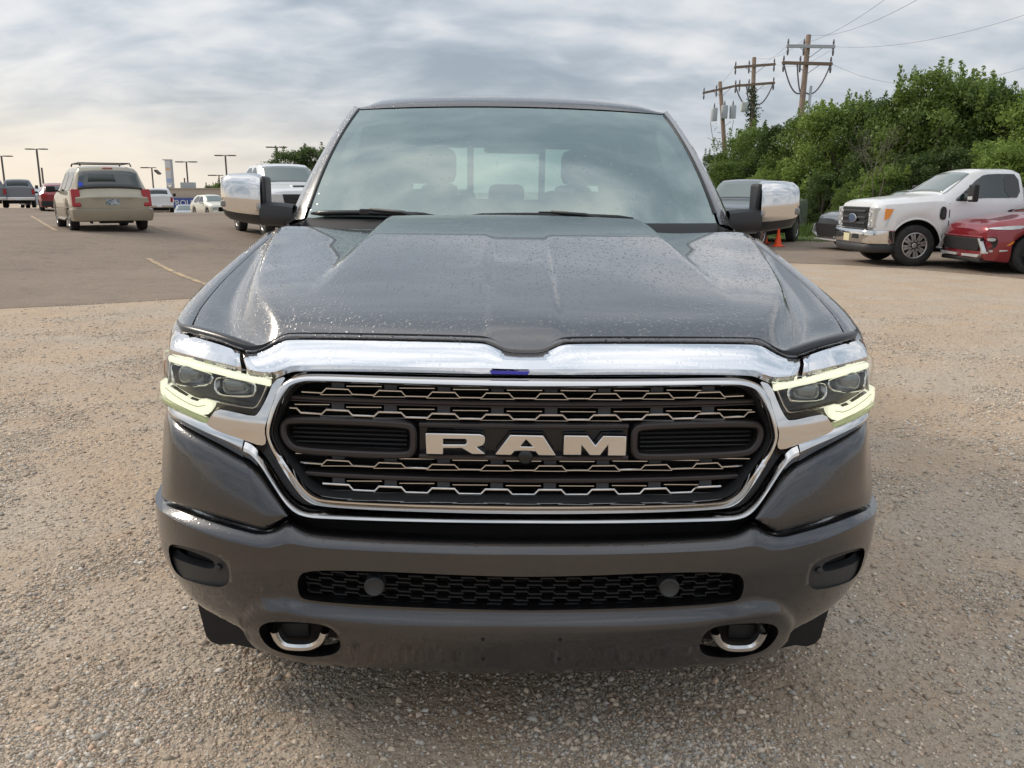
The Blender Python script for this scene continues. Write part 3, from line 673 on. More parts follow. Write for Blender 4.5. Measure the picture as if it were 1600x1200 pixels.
def build_bumper():
    # painted corner panels
    T_ = [(246, 639), (262, 654), (290, 672), (320, 688), (350, 703), (378, 718.5), (392, 724), (409, 741), (430, 771), (451, 802)]
    B_ = [(249, 776), (264, 784), (290, 792), (320, 801), (345, 808), (375, 816.5), (403, 825), (418, 826), (432, 818), (451, 804)]
    t, b = L(T_, .0, .9), L(B_, .0, .9); t[0][2] = t[1][2]+.01; b[0][2] = b[1][2]+.012
    rr = rows_between(t, b, (0, 0, .06, .12, .3, .5, .7, .9, 1, 1), (.05, .012, .0, -.010, -.014, -.016, -.016, -.012, 0, .04), 2)
    o = loft('corner_panel', rr, m_paint_shaded, ram, ang=60); mirror_obj(o)
    TE = [(249, 781), (264, 790), (290, 799), (336, 815), (375, 826), (405, 833.5), (424, 830.5), (436, 822), (449, 814), (470, 826), (492, 833), (600, 840), (730, 844.5), (821, 845)]
    CE = [(250, 797), (262, 806), (290, 820), (336, 839), (375, 849.5), (405, 856), (424, 856), (436, 853), (449, 849), (470, 852), (492, 856), (600, 862), (730, 866.5), (821, 867)]
    te, ce = L(TE, .008, .9, 'end'), L(CE, -.02, .9, 'end'); te[0][2] = te[1][2]+.012; ce[0][2] = ce[1][2]+.012
    up = [p+np.array([0, .05, -.01]) for p in te]
    rows = [chaikin(full(r_), 2) for r_ in (up, te)]
    A, C = rows[1], chaikin(full(ce), 2)
    rows += [[a*(1-t_)+c*t_+np.array([0, o_, z_]) for a, c in zip(A, C)] for t_, o_, z_ in ((.12, -.003, .0005), (.5, -.003, .001), (.85, -.002, .001), (1, 0, 0))]
    BE = [(303, 958), (340, 970), (372, 985), (387, 1002), (406, 1014), (440, 1022), (492, 1030), (552, 1031.5), (642, 1037), (730, 1040.5), (821, 1042)]
    be = [P(u, v) for u, v in BE]; be[-1][0] = 0
    zs0 = be[0][2]+.02
    side = [np.array([-1.095*_kz(z), 0, z]) for z in (ce[0][2]-.012, .56, .48, .42)]; side[-1][2] = zs0+.04
    C0 = chaikin(L(CE, -.02, .9, 'end'), 2)[1:]
    outl = [np.array([-1.096*_kz(ce[0][2]), 0, ce[0][2]])]+C0
    lower = be[::-1]
    half = outl+lower+[]
    # full outline: left top edge to centre, right, back along the bottom
    top = outl; bot = [np.array([-1.095*_kz(.5), 0, .5]), np.array([-1.085*_kz(zs0), 0, zs0])]+be
    out_full = top+mir(top)[::-1][1:]+mir(bot)+bot[::-1][1:]
    LG = [(464, 912), (468, 899), (477, 892), (511, 889), (600, 891), (700, 896), (821, 900)]; LG2 = [(821, 956), (700, 953), (600, 949), (477, 940), (467, 933)]
    lg = [P(u, v, -.01) for u, v in LG]; lg2 = [P(u, v, -.01) for u, v in LG2]; lg[-1][0] = 0; lg2[0][0] = 0
    lgh = lg+mir(lg)[::-1][1:]+mir(lg2)[::-1][:-1]+lg2
    lgh = lg+mir(lg)[::-1][1:]+[q for q in mir(lg2)[::-1]][0:-1]+lg2
    FG = [(264, 846), (286, 848), (322, 857), (346, 867), (358, 878), (361, 895), (358, 910), (348, 917), (335, 917), (300, 910), (280, 903), (268, 884)]
    fg = [P(u, v) for u, v in FG]
    HK = [(406, 977), (417, 965), (440, 961.5), (492, 964), (518, 970), (532, 982), (537, 1000), (528, 1013), (492, 1018), (440, 1012), (417, 1000)]
    hk = [P(u, v) for u, v in HK]
    CH = [(821, 961), (650, 959), (600, 957), (492, 948), (455, 937), (425, 936), (400, 941), (384, 955), (376, 975), (384, 997), (400, 1012), (420, 1022), (492, 1036), (552, 1040), (642, 1050), (821, 1055)]
    chp = [P(u, v) for u, v in CH]; chp = chaikin(chp+mir(chp)[::-1], 2, True); chp = np.array([(s_of(p[0], p[2]), p[2]) for p in chp])
    A_ = chp; D_ = np.roll(chp, -1, 0)-chp; DD = (D_**2).sum(1)+1e-12
    def sdist(s, z):
        q = np.array([s, z]); t_ = np.clip(((q-A_)*D_).sum(1)/DD, 0, 1); d = np.sqrt((((A_+D_*t_[:, None])-q)**2).sum(1).min())
        x, y = A_[:, 0], A_[:, 1]; x2, y2 = x+D_[:, 0], y+D_[:, 1]; c = ((y > z) != (y2 > z)); xi = x+(z-y)*(x2-x)/np.where(y2 == y, 1e-9, y2-y)
        return d if (np.sum(c & (s < xi)) % 2) else -d
    zcr = ce[-1][2]
    def rel(s, z):
        z0 = zcr
        r_ = -.020*sstep(1-(z0-z)/.22)
        r_ -= .032*sstep((sdist(s, z)+.003)/.017)
        r_ += .02*sstep((abs(s)-.62)/.3)*sstep((.52-z)/.12)
        return r_
    vo = panel('front_bumper', out_full, [lgh, fg, mir(fg), hk, mir(hk)], m_paint_shaded, ram, .016, rel=rel, depth=.05, ch=0, hch=2, hdepth=.06, ang=75)
    loft('bumper_ledge', rows, m_paint_shaded, ram, ang=50)
    # dark plastics inside the openings
    mm = MB()
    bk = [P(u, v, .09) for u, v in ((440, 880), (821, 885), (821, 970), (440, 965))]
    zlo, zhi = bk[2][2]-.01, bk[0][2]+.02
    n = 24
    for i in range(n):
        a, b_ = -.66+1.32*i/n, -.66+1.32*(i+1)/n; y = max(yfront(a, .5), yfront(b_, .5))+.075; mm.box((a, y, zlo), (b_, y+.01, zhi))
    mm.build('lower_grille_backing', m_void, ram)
    zt, zb = zc(903, .02), zc(952, .02)
    for j in range(5):
        z = zt+(zb-zt)*(j+.3)/4.8; pts = []
        for k in range(-10, 11):
            for dx, dz in ((-.022, 0), (.012, 0), (.020, -.008), (.052, -.008)):
                x = k*.068+dx+(j % 2)*.034
                if abs(x) < (.575 if j < 4 else .565): pts.append(fr(x, z+dz-.018*(abs(x) > .55)*0, .028))
        sweep('lower_grille_bar', pts, .0045, .03, m_matte, ram)
    # sill under the lower grille
    for cx_, cy_ in ((585, 916),):
        c = P(cx_, cy_, .0); q = MB(); q.lathe([(.06, .026), (-.004, .026), (-.008, .022), (-.004, .017), (-.004, 0)], 24, 'y', tuple(c)); o = q.build('parking_sensor', m_trim, ram, True, 40); mirror_obj(o)
    # fog pockets
    ins = panel('fog_pocket', [P(u, v, .012) for u, v in FG], [[P(u, v, .012) for u, v in ((267, 853), (290, 857), (331, 873), (337, 884), (332, 890), (300, 882), (274, 872), (266, 862))]], m_trim, ram, .02, dy=.012, depth=0, ch=2, hdepth=.04)
    mirror_obj(ins)
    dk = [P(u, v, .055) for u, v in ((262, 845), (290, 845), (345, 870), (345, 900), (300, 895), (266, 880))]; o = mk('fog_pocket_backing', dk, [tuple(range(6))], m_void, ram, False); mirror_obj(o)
    q = MB(); c = P(340, 888, .0); q.lathe([(.03, .009), (0, .009), (-.003, .005), (-.003, 0)], 14, 'y', tuple(c)); o = q.build('corner_sensor', m_trim, ram, True, 40); mirror_obj(o)
    # tow hooks and their dark wells
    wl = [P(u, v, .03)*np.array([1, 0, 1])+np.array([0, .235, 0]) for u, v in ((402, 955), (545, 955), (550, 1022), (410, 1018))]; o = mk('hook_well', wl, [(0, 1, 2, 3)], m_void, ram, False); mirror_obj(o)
    hp = chaikin([P(u, v, -.030) for u, v in ((428, 990), (431, 999), (439, 1009), (450, 1014), (480, 1015), (496, 1009), (503, 1001), (506, 991))], 2)
    hp = [hp[0]+np.array([0, .08, .004])]+hp+[hp[-1]+np.array([0, .08, .004])]
    o = sweep('tow_hook', hp, .021, .028, m_satin, ram, ch=.3); mirror_obj(o)
    q = MB(); c = P(460, 984, .03); q.box((c[0]-.035, c[1], c[2]-.025), (c[0]+.04, c[1]+.03, c[2]+.02)); o = q.build('hook_bracket', m_matte, ram, bevel=.004); mirror_obj(o)
    # plate bolt holes
    for u, v in ((755, 989), (755, 1019)):
        c = P(u, v, 0); zc_ = c[2]; y = surf(s_of(c[0], zc_), zc_, rel(s_of(c[0], zc_), zc_))[1]
        q = MB(); q.lathe([(.02, .0055), (-.0012, .0055), (-.0012, 0)], 12, 'y', (c[0], y, zc_)); o = q.build('bolt_hole', m_void, ram, True, 40); mirror_obj(o)
    # air dam flaps under the corners
    fl = [PY(u, v, .47) for u, v in ((309, 945), (322, 994), (330, 1003), (343, 1008), (362, 1006), (400, 1014), (420, 1010), (395, 975), (350, 945))]
    vs = fl+[p+np.array([0, .10, 0]) for p in fl]; n = len(fl)
    o = mk('air_dam_flap', vs, [tuple(range(n)), tuple(range(2*n-1, n-1, -1))]+[(i, (i+1) % n, n+(i+1) % n, n+i) for i in range(n)], m_matte, ram, False); mirror_obj(o)
    q = MB(); q.box((-.6, .2, .40), (.6, .28, .74)); q.box((-.45, .3, .40), (.45, 1.2, .5)); q.build('crash_beam', m_void, ram)
build_bumper()

# ---- hood and fenders
gapX = spl([.3, .37, .6, .9, 1.2, 1.5], [.925, .937, .972, .985, .975, .945])
gapZ = spl([.3, .37, .6, .8, .95, 1.2, 1.5], [1.135, 1.142, 1.192, 1.232, 1.262, 1.315, 1.385])
Zp = spl([.10, .16, .3, .5, .8, 1.1, 1.4, 1.6], [1.185, 1.205, 1.245, 1.297, 1.362, 1.42, 1.462, 1.475])
XS = spl([.1, .2, .5, .87, 1.2, 1.5], [.60, .63, .765, .85, .895, .925])
HF = [(297, 519), (318, 525), (339, 530), (375, 543), (388, 547.5), (405, 546), (421, 538), (442, 527), (458, 525), (600, 527), (737, 530), (762, 532), (778, 540), (790, 545.5), (806, 547.5), (821, 547.5)]
hf = chaikin([P(u, v, -.004) for u, v in HF], 2); hf[-1][0] = 0
hfx = [abs(p[0]) for p in hf][::-1]; hfy = [p[1] for p in hf][::-1]; hfz = [p[2] for p in hf][::-1]
def Hi(x, y):
    a = abs(x); xs_ = XS(y); g = gapX(y) if y > .3 else .93
    crown = -.030*(a/.8)**2
    z = Zp(y)+crown
    # centre dome, widest at the screen
    dw = interp(y, [.1, 1.4], [.60, .485]); dh = .048*sstep((y-.35)/.85)
    z += -dh*sstep((a-dw)/.055)
    z += .026*sstep((y-.75)/.7)*sstep((a-.60)/.33)*dh/.048
    # centre rib band
    z += .006*sstep((.105-a)/.018)*sstep((1.15-y)/.5)
    # shoulder falling to the outer ledge
    led = (gapZ(y) if y > .3 else 1.135)+.0
    w = interp(y, [.1, .5, 1.0, 1.5], [.095, .095, .075, .045])
    t = sstep((a-xs_)/w)
    ledz = led+.012*(1-((a)/g))*0
    inner = led-.014*(1-sstep((a-xs_-w)/max(.02, g-xs_-w)))*sstep((1.3-y)/.4) if a < g else led
    return z*(1-t)+inner*t
def hood_z(x, y):
    a = abs(x); yf = interp(a, hfx, hfy); zf = interp(a, hfx, hfz); t = max(0, y-yf)
    k = 1-exp(-t/.035)
    return zf+(Hi(x, y)-zf)*k
def build_hood():
    nx, ny = 181, 110; rows = []
    for j in range(ny):
        r_ = []; t = (j/(ny-1))**1.35
        for i in range(nx):
            c = -1+2*i/(nx-1); cc = abs(c)
            # outermost column follows the gap line
            xf = cc*hfx[-1]; yf = interp(xf, hfx, hfy)
            yr = 1.40+.05*cc**2
            y = yf+(yr-yf)*t; g = gapX(max(y, .3)) if y > .3 else .93
            g0 = hfx[-1]; gg = g if y > hfy[-1] else g0
            x = cc*gg
            yf2 = interp(min(x, hfx[-1]), hfx, hfy); y = max(y, yf2) if j else yf2
            z = hood_z(min(x, gg), y)
            r_.append((math.copysign(x, c) if c else 0, y, z))
        rows.append(r_)
    fr0 = [(x, y+.004, z-.010) for x, y, z in rows[0]]; fr1 = [(x, y+.03, z-.012) for x, y, z in rows[0]]
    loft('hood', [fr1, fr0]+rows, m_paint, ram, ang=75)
    # fenders
    ysn = [.345, .37, .40, .44, .5, .6, .7, .8, .9, 1.0, 1.1, 1.2, 1.3, 1.4, 1.5, 1.65, 1.85]
    rr = []
    for y in ysn:
        gx, gz = gapX(y), gapZ(y)+.001; ox = interp(y, [.34, .38, .43, .5, .7, .9, 1.85], [.965, 1.0, 1.022, 1.045, 1.078, 1.092, 1.07])
        if y < .47: gx = interp(y, [.345, .4, .47], [.933, .943, .955])
        drop = interp(y, [.4, 1.5], [.0, .035])
        r_ = [(-(gx+.004), y, gz-.03), (-(gx+.004), y, gz-.004), (-(gx+.008), y, gz-.001), (-(gx*.6+ox*.4), y, gz+.002-drop*.3), (-(gx*.25+ox*.75), y, gz-.012-drop), (-(ox-.006), y, gz-.04-drop), (-ox, y, gz-.10-drop), (-(ox+.002), y, gz-.2-drop)]
        za = .62
        if y > .58: za = max(.45, .44+sqrt(max(0, .47**2-(y-1.02)**2)) if abs(y-1.02) < .47 else .42)
        base = gz-.2-drop; zlow = .98 if y < .62 else min(za, base-.05)
        zlow = max(zlow, 1.0) if y < .62 else zlow
        zlow = min(zlow, base-.02)
        for t in (.33, .66, 1): r_.append((-(ox+.002), y, base+(zlow-base)*t))
        r_.append((-(ox-.03), y, zlow))
        rr.append(r_)
    # nose cap
    n0 = [(max(p[0], -.99), p[1]-.02, p[2]) for p in rr[0]]
    o = loft('fender', rr, m_paint, ram, ang=75); mirror_obj(o)
    nc = [(-.945, .415, 1.150), (-.945, .39, 1.135), (-.99, .45, 1.150), (-1.0, .43, 1.12)]
    # dark strip inside the gap
    st = [[(-(gapX(y)-.012), y, gapZ(y)-.02), (-(gapX(y)+.02), y, gapZ(y)-.02)] for y in ysn[:-2]]
    o = loft('fender_gap_seal', st, m_void, ram); mirror_obj(o)
    # small upper rail of the fender that closes to the pillar
build_hood()

def side_sheet(name, outline, holes, xf, m, parent, step=.12, depth=.03, ang=50, sgn=-1):
    "skin over a (y, z) outline, x given by xf(y, z)"
    vo, fo = cdt(outline, holes, step); vs = [(sgn*xf(y, z), y, z) for y, z in vo]
    for lp in [outline]+list(holes):
        k = len(vs); n = len(lp)
        for y, z in lp: x = xf(y, z); vs.append((sgn*x, y, z)); vs.append((sgn*(x-depth), y, z))
        fo += [(k+2*i, k+2*((i+1) % n), k+2*((i+1) % n)+1, k+2*i+1) for i in range(n)]
    return mk(name, vs, fo, m, parent, True, ang)
def two(*a, **k):
    o = side_sheet(*a, **k); mirror_obj(o); return o

def build_cab():
    Gb, Gt = np.array([-.885, 1.74, 1.425]), np.array([-.742, 2.36, 1.930])
    Eb, Et = np.array([-.985, 1.86, 1.39]), np.array([-.775, 2.50, 1.955])
    def gl(r, c, off=0):
        "windshield surface, r up, c across"
        a = abs(c); b = np.array([.885*c, 1.47+.27*a**2.2, 1.428-.003*a]); t = np.array([.742*c, 2.215+.145*a**2, 1.940-.010*a*a])
        p = b*(1-r)+t*r; n = np.array([.25*c, -.55, .80]); n /= np.linalg.norm(n); return p+n*(.035*4*r*(1-r)+off)
    def patch(name, r0, r1, c0, c1, m, off, nr=14, nc=40, parent=ram):
        rows = [[gl(r0(c)+(r1(c)-r0(c))*j/nr if callable(r0) else r0+(r1-r0)*j/nr, c, off) for c in np.linspace(c0, c1, nc)] for j in range(nr+1)]
        return loft(name, rows, m, parent, smooth=True)
    g = patch('windshield', 0, 1, -1, 1, m_screen, 0)
    # printed dark border just inside the glass, one frame
    fw = MB()
    def fstrip(f, n=30):
        k = len(fw.v); vs = []
        for i in range(n+1):
            a, b = f(i/n); vs += [a, b]
        fw.add(vs, [(2*i, 2*i+1, 2*i+3, 2*i+2) for i in range(n)])
    fstrip(lambda t: (gl(t, -1, -.006), gl(t, -.945, -.006))); fstrip(lambda t: (gl(t, 1, -.006), gl(t, .945, -.006)))
    fstrip(lambda t: (gl(1, -1+2*t, -.006), gl(.955, -.945+1.89*t, -.006))); fstrip(lambda t: (gl(0, -1+2*t, -.006), gl(.07, -.945+1.89*t, -.006)))
    fstrip(lambda t: (gl(.96, -.22+.44*t, -.007), gl(.80+.05*exp(-((t-.5)/.16)**2), -.22+.44*t, -.007)))
    o = fw.build('windshield_border_print', m_frit, g, True)
    s_ = o.modifiers.new('thickness', 'SOLIDIFY'); s_.thickness = .002
    # pillars
    N = 14; rows = []
    for i in range(N+1):
        t = i/N; G = gl(t, -1, .0); E = Eb*(1-t)+Et*t+np.array([-.015, -.02, .01])*4*t*(1-t)
        s1 = G+(E-G)*.16+np.array([0, -.004, .006]); s2 = G+(E-G)*.5+np.array([-.012, -.015, .012]); s3 = G+(E-G)*.85+np.array([-.016, -.012, .006]); bk = E+np.array([.0, .09, -.01])
        rows.append([s1, s2, s3, E, bk])
    o = loft('a_pillar', rows, m_paint, ram, ang=60); mirror_obj(o)
    o = loft('windshield_seal', [[gl(t, -1, -.004), gl(t, -1, .006)+np.array([-.002, 0, 0]), rows[i][0]+np.array([-.004, 0, .001]), rows[i][0]+np.array([0, .012, -.012])] for i, t in enumerate(np.linspace(0, 1, N+1))][1:], m_black, ram); mirror_obj(o)
    # quarter plate between pillar foot and hood
    q = [(-.885, 1.74, 1.425), (-.985, 1.86, 1.395), (-1.0, 1.78, 1.36), (-.985, 1.50, 1.375), (-.93, 1.42, 1.40), (-.86, 1.50, 1.412)]
    o = mk('cowl_corner', q+[(x, y+.02, z-.05) for x, y, z in q], [(0, 1, 2, 3, 4, 5), (11, 10, 9, 8, 7, 6)]+[(i, (i+1) % 6, 6+(i+1) % 6, 6+i) for i in range(6)], m_paint, ram, False); mirror_obj(o)
    # cowl
    rows = []
    for j, (dy, dz) in enumerate(((0, 0), (-.05, -.015), (-.09, -.045), (-.14, -.06))):
        rows.append([gl(0, c, .002)+np.array([0, dy, dz+ (.0 if j else .004)]) for c in np.linspace(-1, 1, 40)])
    loft('cowl_panel', rows, m_matte, ram)
    # wipers
    def wiper(c0, c1, rr, pv):
        w = MB(); pts = [gl(rr+.012*sin(pi*t), c0+(c1-c0)*t, .018) for t in np.linspace(0, 1, 12)]; w.tube(pts, [.005]+[.013]*10+[.005], 6)
        o = w.build('wiper_blade', m_black, ram, True)
        a = MB(); mid = gl(rr+.02, c0+(c1-c0)*.5, .03); pvp = gl(-.02, pv, .03)+np.array([0, -.03, .0]); a.tube([mid, mid*.4+pvp*.6+np.array([0, 0, .012]), pvp], [.007, .008, .012], 6); o2 = a.build('wiper_arm', m_trim, ram, True)
        b = MB(); b.box(gl(.015, c0+(c1-c0)*.47, .015)-np.array([.03, .0, .0]), gl(.028, c0+(c1-c0)*.51, .03)+np.array([.025, 0, .006])); b.build('wiper_clip', m_black, o2, bevel=.006)
    wiper(-.97, -.36, .015, -.40); wiper(-.22, .55, .015, .42)
    # roof
    ysr = [0, .012, .03, .07, .14, .3, .8, 1.4, 1.85, 1.98, 2.02]; zr = [.004, .018, .030, .044, .058, .068, .075, .06, .025, -.02, -.10]; rows = []
    for dy, dz in zip(ysr, zr):
        r_ = []
        for c in np.linspace(-1, 1, 41):
            p = gl(1, c, .0); a = abs(c); x = c*.742*(1+.045*sstep(dy/.12)*a**6); z = p[2]+dz*(1-.30*a**5)-.035*sstep((a-.86)/.14)*sstep(dy/.1)+.012*(1-a*a)*sstep(dy/.2)
            yb = p[1]+dy if dy < 1.5 else 2.215+dy; r_.append((x, yb, z))
        rows.append(r_)
    loft('roof', rows, m_paint, ram, ang=60)
    rl = [[(-.765, y, 1.975-.0*(y-2.4)), (-.785, y, 1.955), (-.80, y, 1.90)] for y in (2.42, 2.6, 3.2, 3.8, 4.2)]
    xf = lambda y, z: interp(z, [.4, .7, 1.15, 1.36, 1.42, 1.93, 1.97], [1.0, 1.04, 1.045, 1.01, .985, .785, .755])
    fwn = chaikin([(2.02, 1.42), (2.52, 1.88), (2.98, 1.90), (3.0, 1.42)], 1, True); rwn = chaikin([(3.12, 1.42), (3.12, 1.90), (3.75, 1.88), (3.98, 1.44)], 1, True)
    two('cab_side', [(1.84, 1.39), (2.48, 1.945), (3.2, 1.965), (4.0, 1.94), (4.22, 1.45), (4.22, .50), (1.84, .50)], [[tuple(p) for p in fwn], [tuple(p) for p in rwn]], xf, m_paint_shaded, ram)
    for wn in (fwn, rwn):
        o = mk('side_window', [(-(xf(y, z)-.012), y, z) for y, z in wn], [tuple(range(len(wn)))], m_sideglass, ram, False); mirror_obj(o)
    for y in (2.45, 3.45): q = MB(); q.box((-1.065, y+.38, 1.16), (-1.035, y+.58, 1.20)); o = q.build('door_handle', m_chrome_c, ram, bevel=.006); mirror_obj(o)
    # rear wall with window
    rwf = [(-.99, 1.0), (-.99, 1.40), (-.78, 1.93), (.78, 1.93), (.99, 1.40), (.99, 1.0)]; hl = [(-.66, 1.50), (-.62, 1.86), (.62, 1.86), (.66, 1.50)]
    vo, fo = cdt(rwf, [hl], .3); mk('cab_back', [(x, 4.2, z) for x, z in vo], fo, m_paint_shaded, ram, False)
    rg = mk('rear_window', [(x, 4.195, z) for x, z in hl], [(0, 1, 2, 3)], m_rearglass, ram, False)
    q = MB()
    for x in (-.25, .25): q.box((x-.022, 4.16, 1.50), (x+.022, 4.19, 1.86))
    q.build('rear_window_divider', m_int, rg)
    # cabin
    q = MB(); q.box((-.95, 1.9, .55), (.95, 4.15, .62)); q.build('cabin_floor', m_int, ram)
    rows = [[(x, y, z) for x in np.linspace(-.88, .88, 9)] for y, z in ((1.62, 1.395), (1.85, 1.40), (2.15, 1.39), (2.25, 1.30), (2.25, .95))]; loft('dashboard', rows, m_int, ram)
    q = MB(); q.tube([(.40+.185*cos(a), 2.42-.07*sin(a), 1.30+.175*sin(a)) for a in np.linspace(0, 2*pi, 25)], .014, 6); q.tube([(.40, 2.2, 1.2), (.40, 2.42, 1.3)], .04, 6); q.build('steering_wheel', m_int, ram, True)
    def seat(x, y, w, zt, zh, hw_, nm):
        q = MB(); q.box((x-w/2, y, .8), (x+w/2, y+.18, zt), Matrix.Identity(4)); o = q.build(nm, m_seat, ram, bevel=.06)
        h = MB(); h.box((x-hw_/2, y+.04, zt+.03), (x+hw_/2, y+.16, zh)); h.build('headrest', m_seat, o, bevel=.05)
    for sx in (-1, 1): seat(sx*.45, 2.95, .54, 1.56, 1.79, .30, 'front_seat'); seat(sx*.45, 3.85, .50, 1.44, 1.60, .26, 'rear_seat')
    q = MB(); q.box((-.12, 3.85, 1.42), (.12, 3.97, 1.60)); q.build('middle_headrest', m_seat, ram, bevel=.04)
    c = gl(.80, 0, -.07); q = MB(); q.box((c[0]-.13, c[1]-.02, c[2]-.075), (c[0]+.13, c[1]+.01, c[2]-.01)); q.tube([gl(.88, 0, -.01), c], .018, 6); q.build('interior_mirror', m_int, ram, bevel=.015)
    q = MB(); q.box((-.80, 2.45, 1.88), (.80, 4.1, 1.91)); q.build('headliner', m_int, ram)
    # cargo bed and tail
    bx = lambda y, z: interp(z, [.4, .7, 1.15, 1.42], [1.0, 1.05, 1.055, 1.02])
    arch = [(5.0+.46*cos(a)*-1, .44+.46*sin(a)) for a in np.linspace(0, pi, 16)]
    two('cargo_bed_side', [(4.25, 1.42), (6.0, 1.42), (6.0, .55), (5.46, .55)]+arch[::-1][1:-1]+[(4.54, .55), (4.25, .55)], [], bx, m_paint_shaded, ram)
    q = MB(); q.box((-1.0, 4.25, .7), (1.0, 6.0, .74)); q.build('bed_floor', m_matte, ram); q = MB(); q.box((-1.0, 5.97, .7), (1.0, 6.02, 1.40)); q.build('tailgate', m_paint_shaded, ram)
    # mirrors on long arms
    def mirror():
        rows = []
        for x, h0, h1, d in ((1.118, 1.392, 1.603, .075), (1.135, 1.390, 1.613, .085), (1.17, 1.392, 1.617, .092), (1.23, 1.400, 1.617, .092), (1.275, 1.41, 1.612, .085), (1.300, 1.425, 1.598, .068), (1.312, 1.45, 1.575, .04), (1.314, 1.49, 1.54, .01)):
            r_ = []; c = (h0+h1)/2; h = (h1-h0)/2; zb = 1.472
            for k in range(28):
                a = 2*pi*k/28; ca, sa = cos(a), sin(a); e = .62
                y = -d*math.copysign(abs(ca)**e, ca)*(1.0 if sa > -.25 else 1-.45*(-sa-.25)); z = h*math.copysign(abs(sa)**e, sa)
                y *= 1 if ca > 0 else .55
                r_.append((-x, 1.96+y+(x-1.118)*.18, c+z))
            rows.append(r_)
        o = loft('mirror_housing', rows, m_chrome_c, ram, closed=True, ang=45); o.data.materials.append(m_trim)
        for p_ in o.data.polygons: p_.material_index = 1 if p_.center.z < 1.435+.12*(-p_.center.x-1.118) else 0
        q = MB(); q.box((-1.303, 1.906, 1.468), (-1.225, 1.94, 1.497)); q.build('mirror_signal', mat('signal_lens', (.22, .21, .20), .1) if 'signal_lens' not in bpy.data.materials else bpy.data.materials['signal_lens'], o, bevel=.008)
        q = MB(); pr = [(-1.122, 1.905, 1.40), (-1.122, 1.895, 1.60), (-1.095, 1.92, 1.592), (-1.075, 1.94, 1.50)]
        q.box((-1.124, 1.90, 1.47), (-1.098, 2.02, 1.603)); b = q.build('mirror_base', m_trim, o, bevel=.02)
        rows = []
        for x, h0, h1, y in ((1.125, 1.388, 1.492, 1.945), (1.08, 1.387, 1.490, 1.935), (1.03, 1.385, 1.487, 1.93), (.975, 1.37, 1.48, 1.93)):
            rows.append([(-x, y-.055, h0+.012), (-x, y-.065, (h0+h1)/2), (-x, y-.055, h1-.012), (-x, y-.03, h1), (-x, y+.05, h1), (-x, y+.07, (h0+h1)/2), (-x, y+.05, h0), (-x, y-.03, h0)])
        ar = loft('mirror_arm', rows, m_trim, ram, closed=True, ang=50)
        m2 = mirror_obj(o)
        for ch in list(o.children): mirror_obj(ch, m2)
        mirror_obj(ar)
    mirror()
    # wheels
    for y in (1.02, 5.0):
        for s_ in (-1, 1): wheel(ram, s_*.90, y, .415, .29, s_, 6)
    q = MB(); q.box((-.7, .35, .5), (.7, 5.6, .68)); q.box((-.7, .3, .5), (.7, 1.7, 1.0)); q.build('underbody', m_void, ram)
def wheel(parent, x, y, r, w, sgn, spokes=6, rim=None, rr=.62, z=None):
    z = r if z is None else z; t = MB(); h = w/2
    prof = [(-h*.9, r*rr), (-h, r*(rr+.12)), (-h*.98, r*.90), (-h*.80, r*.985), (-h*.3, r), (h*.3, r), (h*.8, r*.985), (h*.98, r*.90), (h, r*(rr+.12)), (h*.9, r*rr), (-h*.9, r*rr)]
    t.lathe(prof, 36, 'x', (x, y, z)); o = t.build('wheel', m_rubber, parent, True, 40)
    q = MB(); f = sgn*h
    q.lathe([(f*.92, r*(rr+.01)), (f*.86, r*(rr-.05)), (f*.35, r*(rr-.07)), (f*.25, r*.12), (f*.25, 0)], 32, 'x', (x, y, z)); q.build('wheel_dish', m_matte, o, True, 40)
    q = MB(); q.lathe([(f*.95, r*(rr+.015)), (f*.97, r*(rr-.03)), (f*.86, r*(rr-.06)), (f*.80, r*(rr-.05))], 32, 'x', (x, y, z)); q.lathe([(f*.50, r*.17), (f*.86, r*.15), (f*.92, r*.08), (f*.92, 0)], 16, 'x', (x, y, z))
    for k in range(spokes):
        a = 2*pi*k/spokes+.2
        for da in ((-.5, .5) if spokes <= 8 else (0,)):
            M = Matrix.Translation((x, y, z)) @ Matrix.Rotation(a, 4, 'X') @ Matrix.Rotation(da*.28, 4, 'X')
            sw = r*.055; x0, x1 = sorted((f*.66, f*.88)); q.box((x0, -sw, r*.12), (x1, sw, r*(rr-.03)), M)
    q.build('rim', rim or m_rim, o, False)
    return o
build_cab()

# ------------------------------------------------------------ other vehicles
m_glass_far = mat('dark_vehicle_glass', (.02, .028, .028), .05, spec=1.0)
m_glass_lt = mat('sky_lit_windshield', (.16, .19, .18), .06, spec=1.0)
m_red = mat('red_tail_lamp', (.32, .008, .010), .15)
m_amber = mat('amber_lamp', (.75, .26, .03), .2)
m_lampw = mat('clear_headlamp', (.55, .56, .55), .12, .3)
m_white = mat('white_vehicle_paint', (.76, .76, .76), .35, coat=.6, var=(1.2, (.66, .64, .60), .45, .75))
m_creamp = mat('cream_vehicle_paint', (.72, .69, .58), .35, coat=.6)
m_beige = mat('champagne_metallic_paint', (.34, .30, .22), .38, .35, .7, var=(2, (.30, .265, .20), .45, .7))
m_silver = mat('silver_paint', (.36, .38, .40), .35, .5, .6)
m_greyp = mat('grey_vehicle_paint', (.17, .19, .20), .35, .4, .7)
m_redp = mat('dark_red_metallic_paint', (.24, .014, .022), .28, .3, 1)
m_steelg = mat('steel_grey_paint', (.13, .135, .145), .3, .5, .8)
m_dirt = mat('road_dirt', (.22, .17, .12), .9)
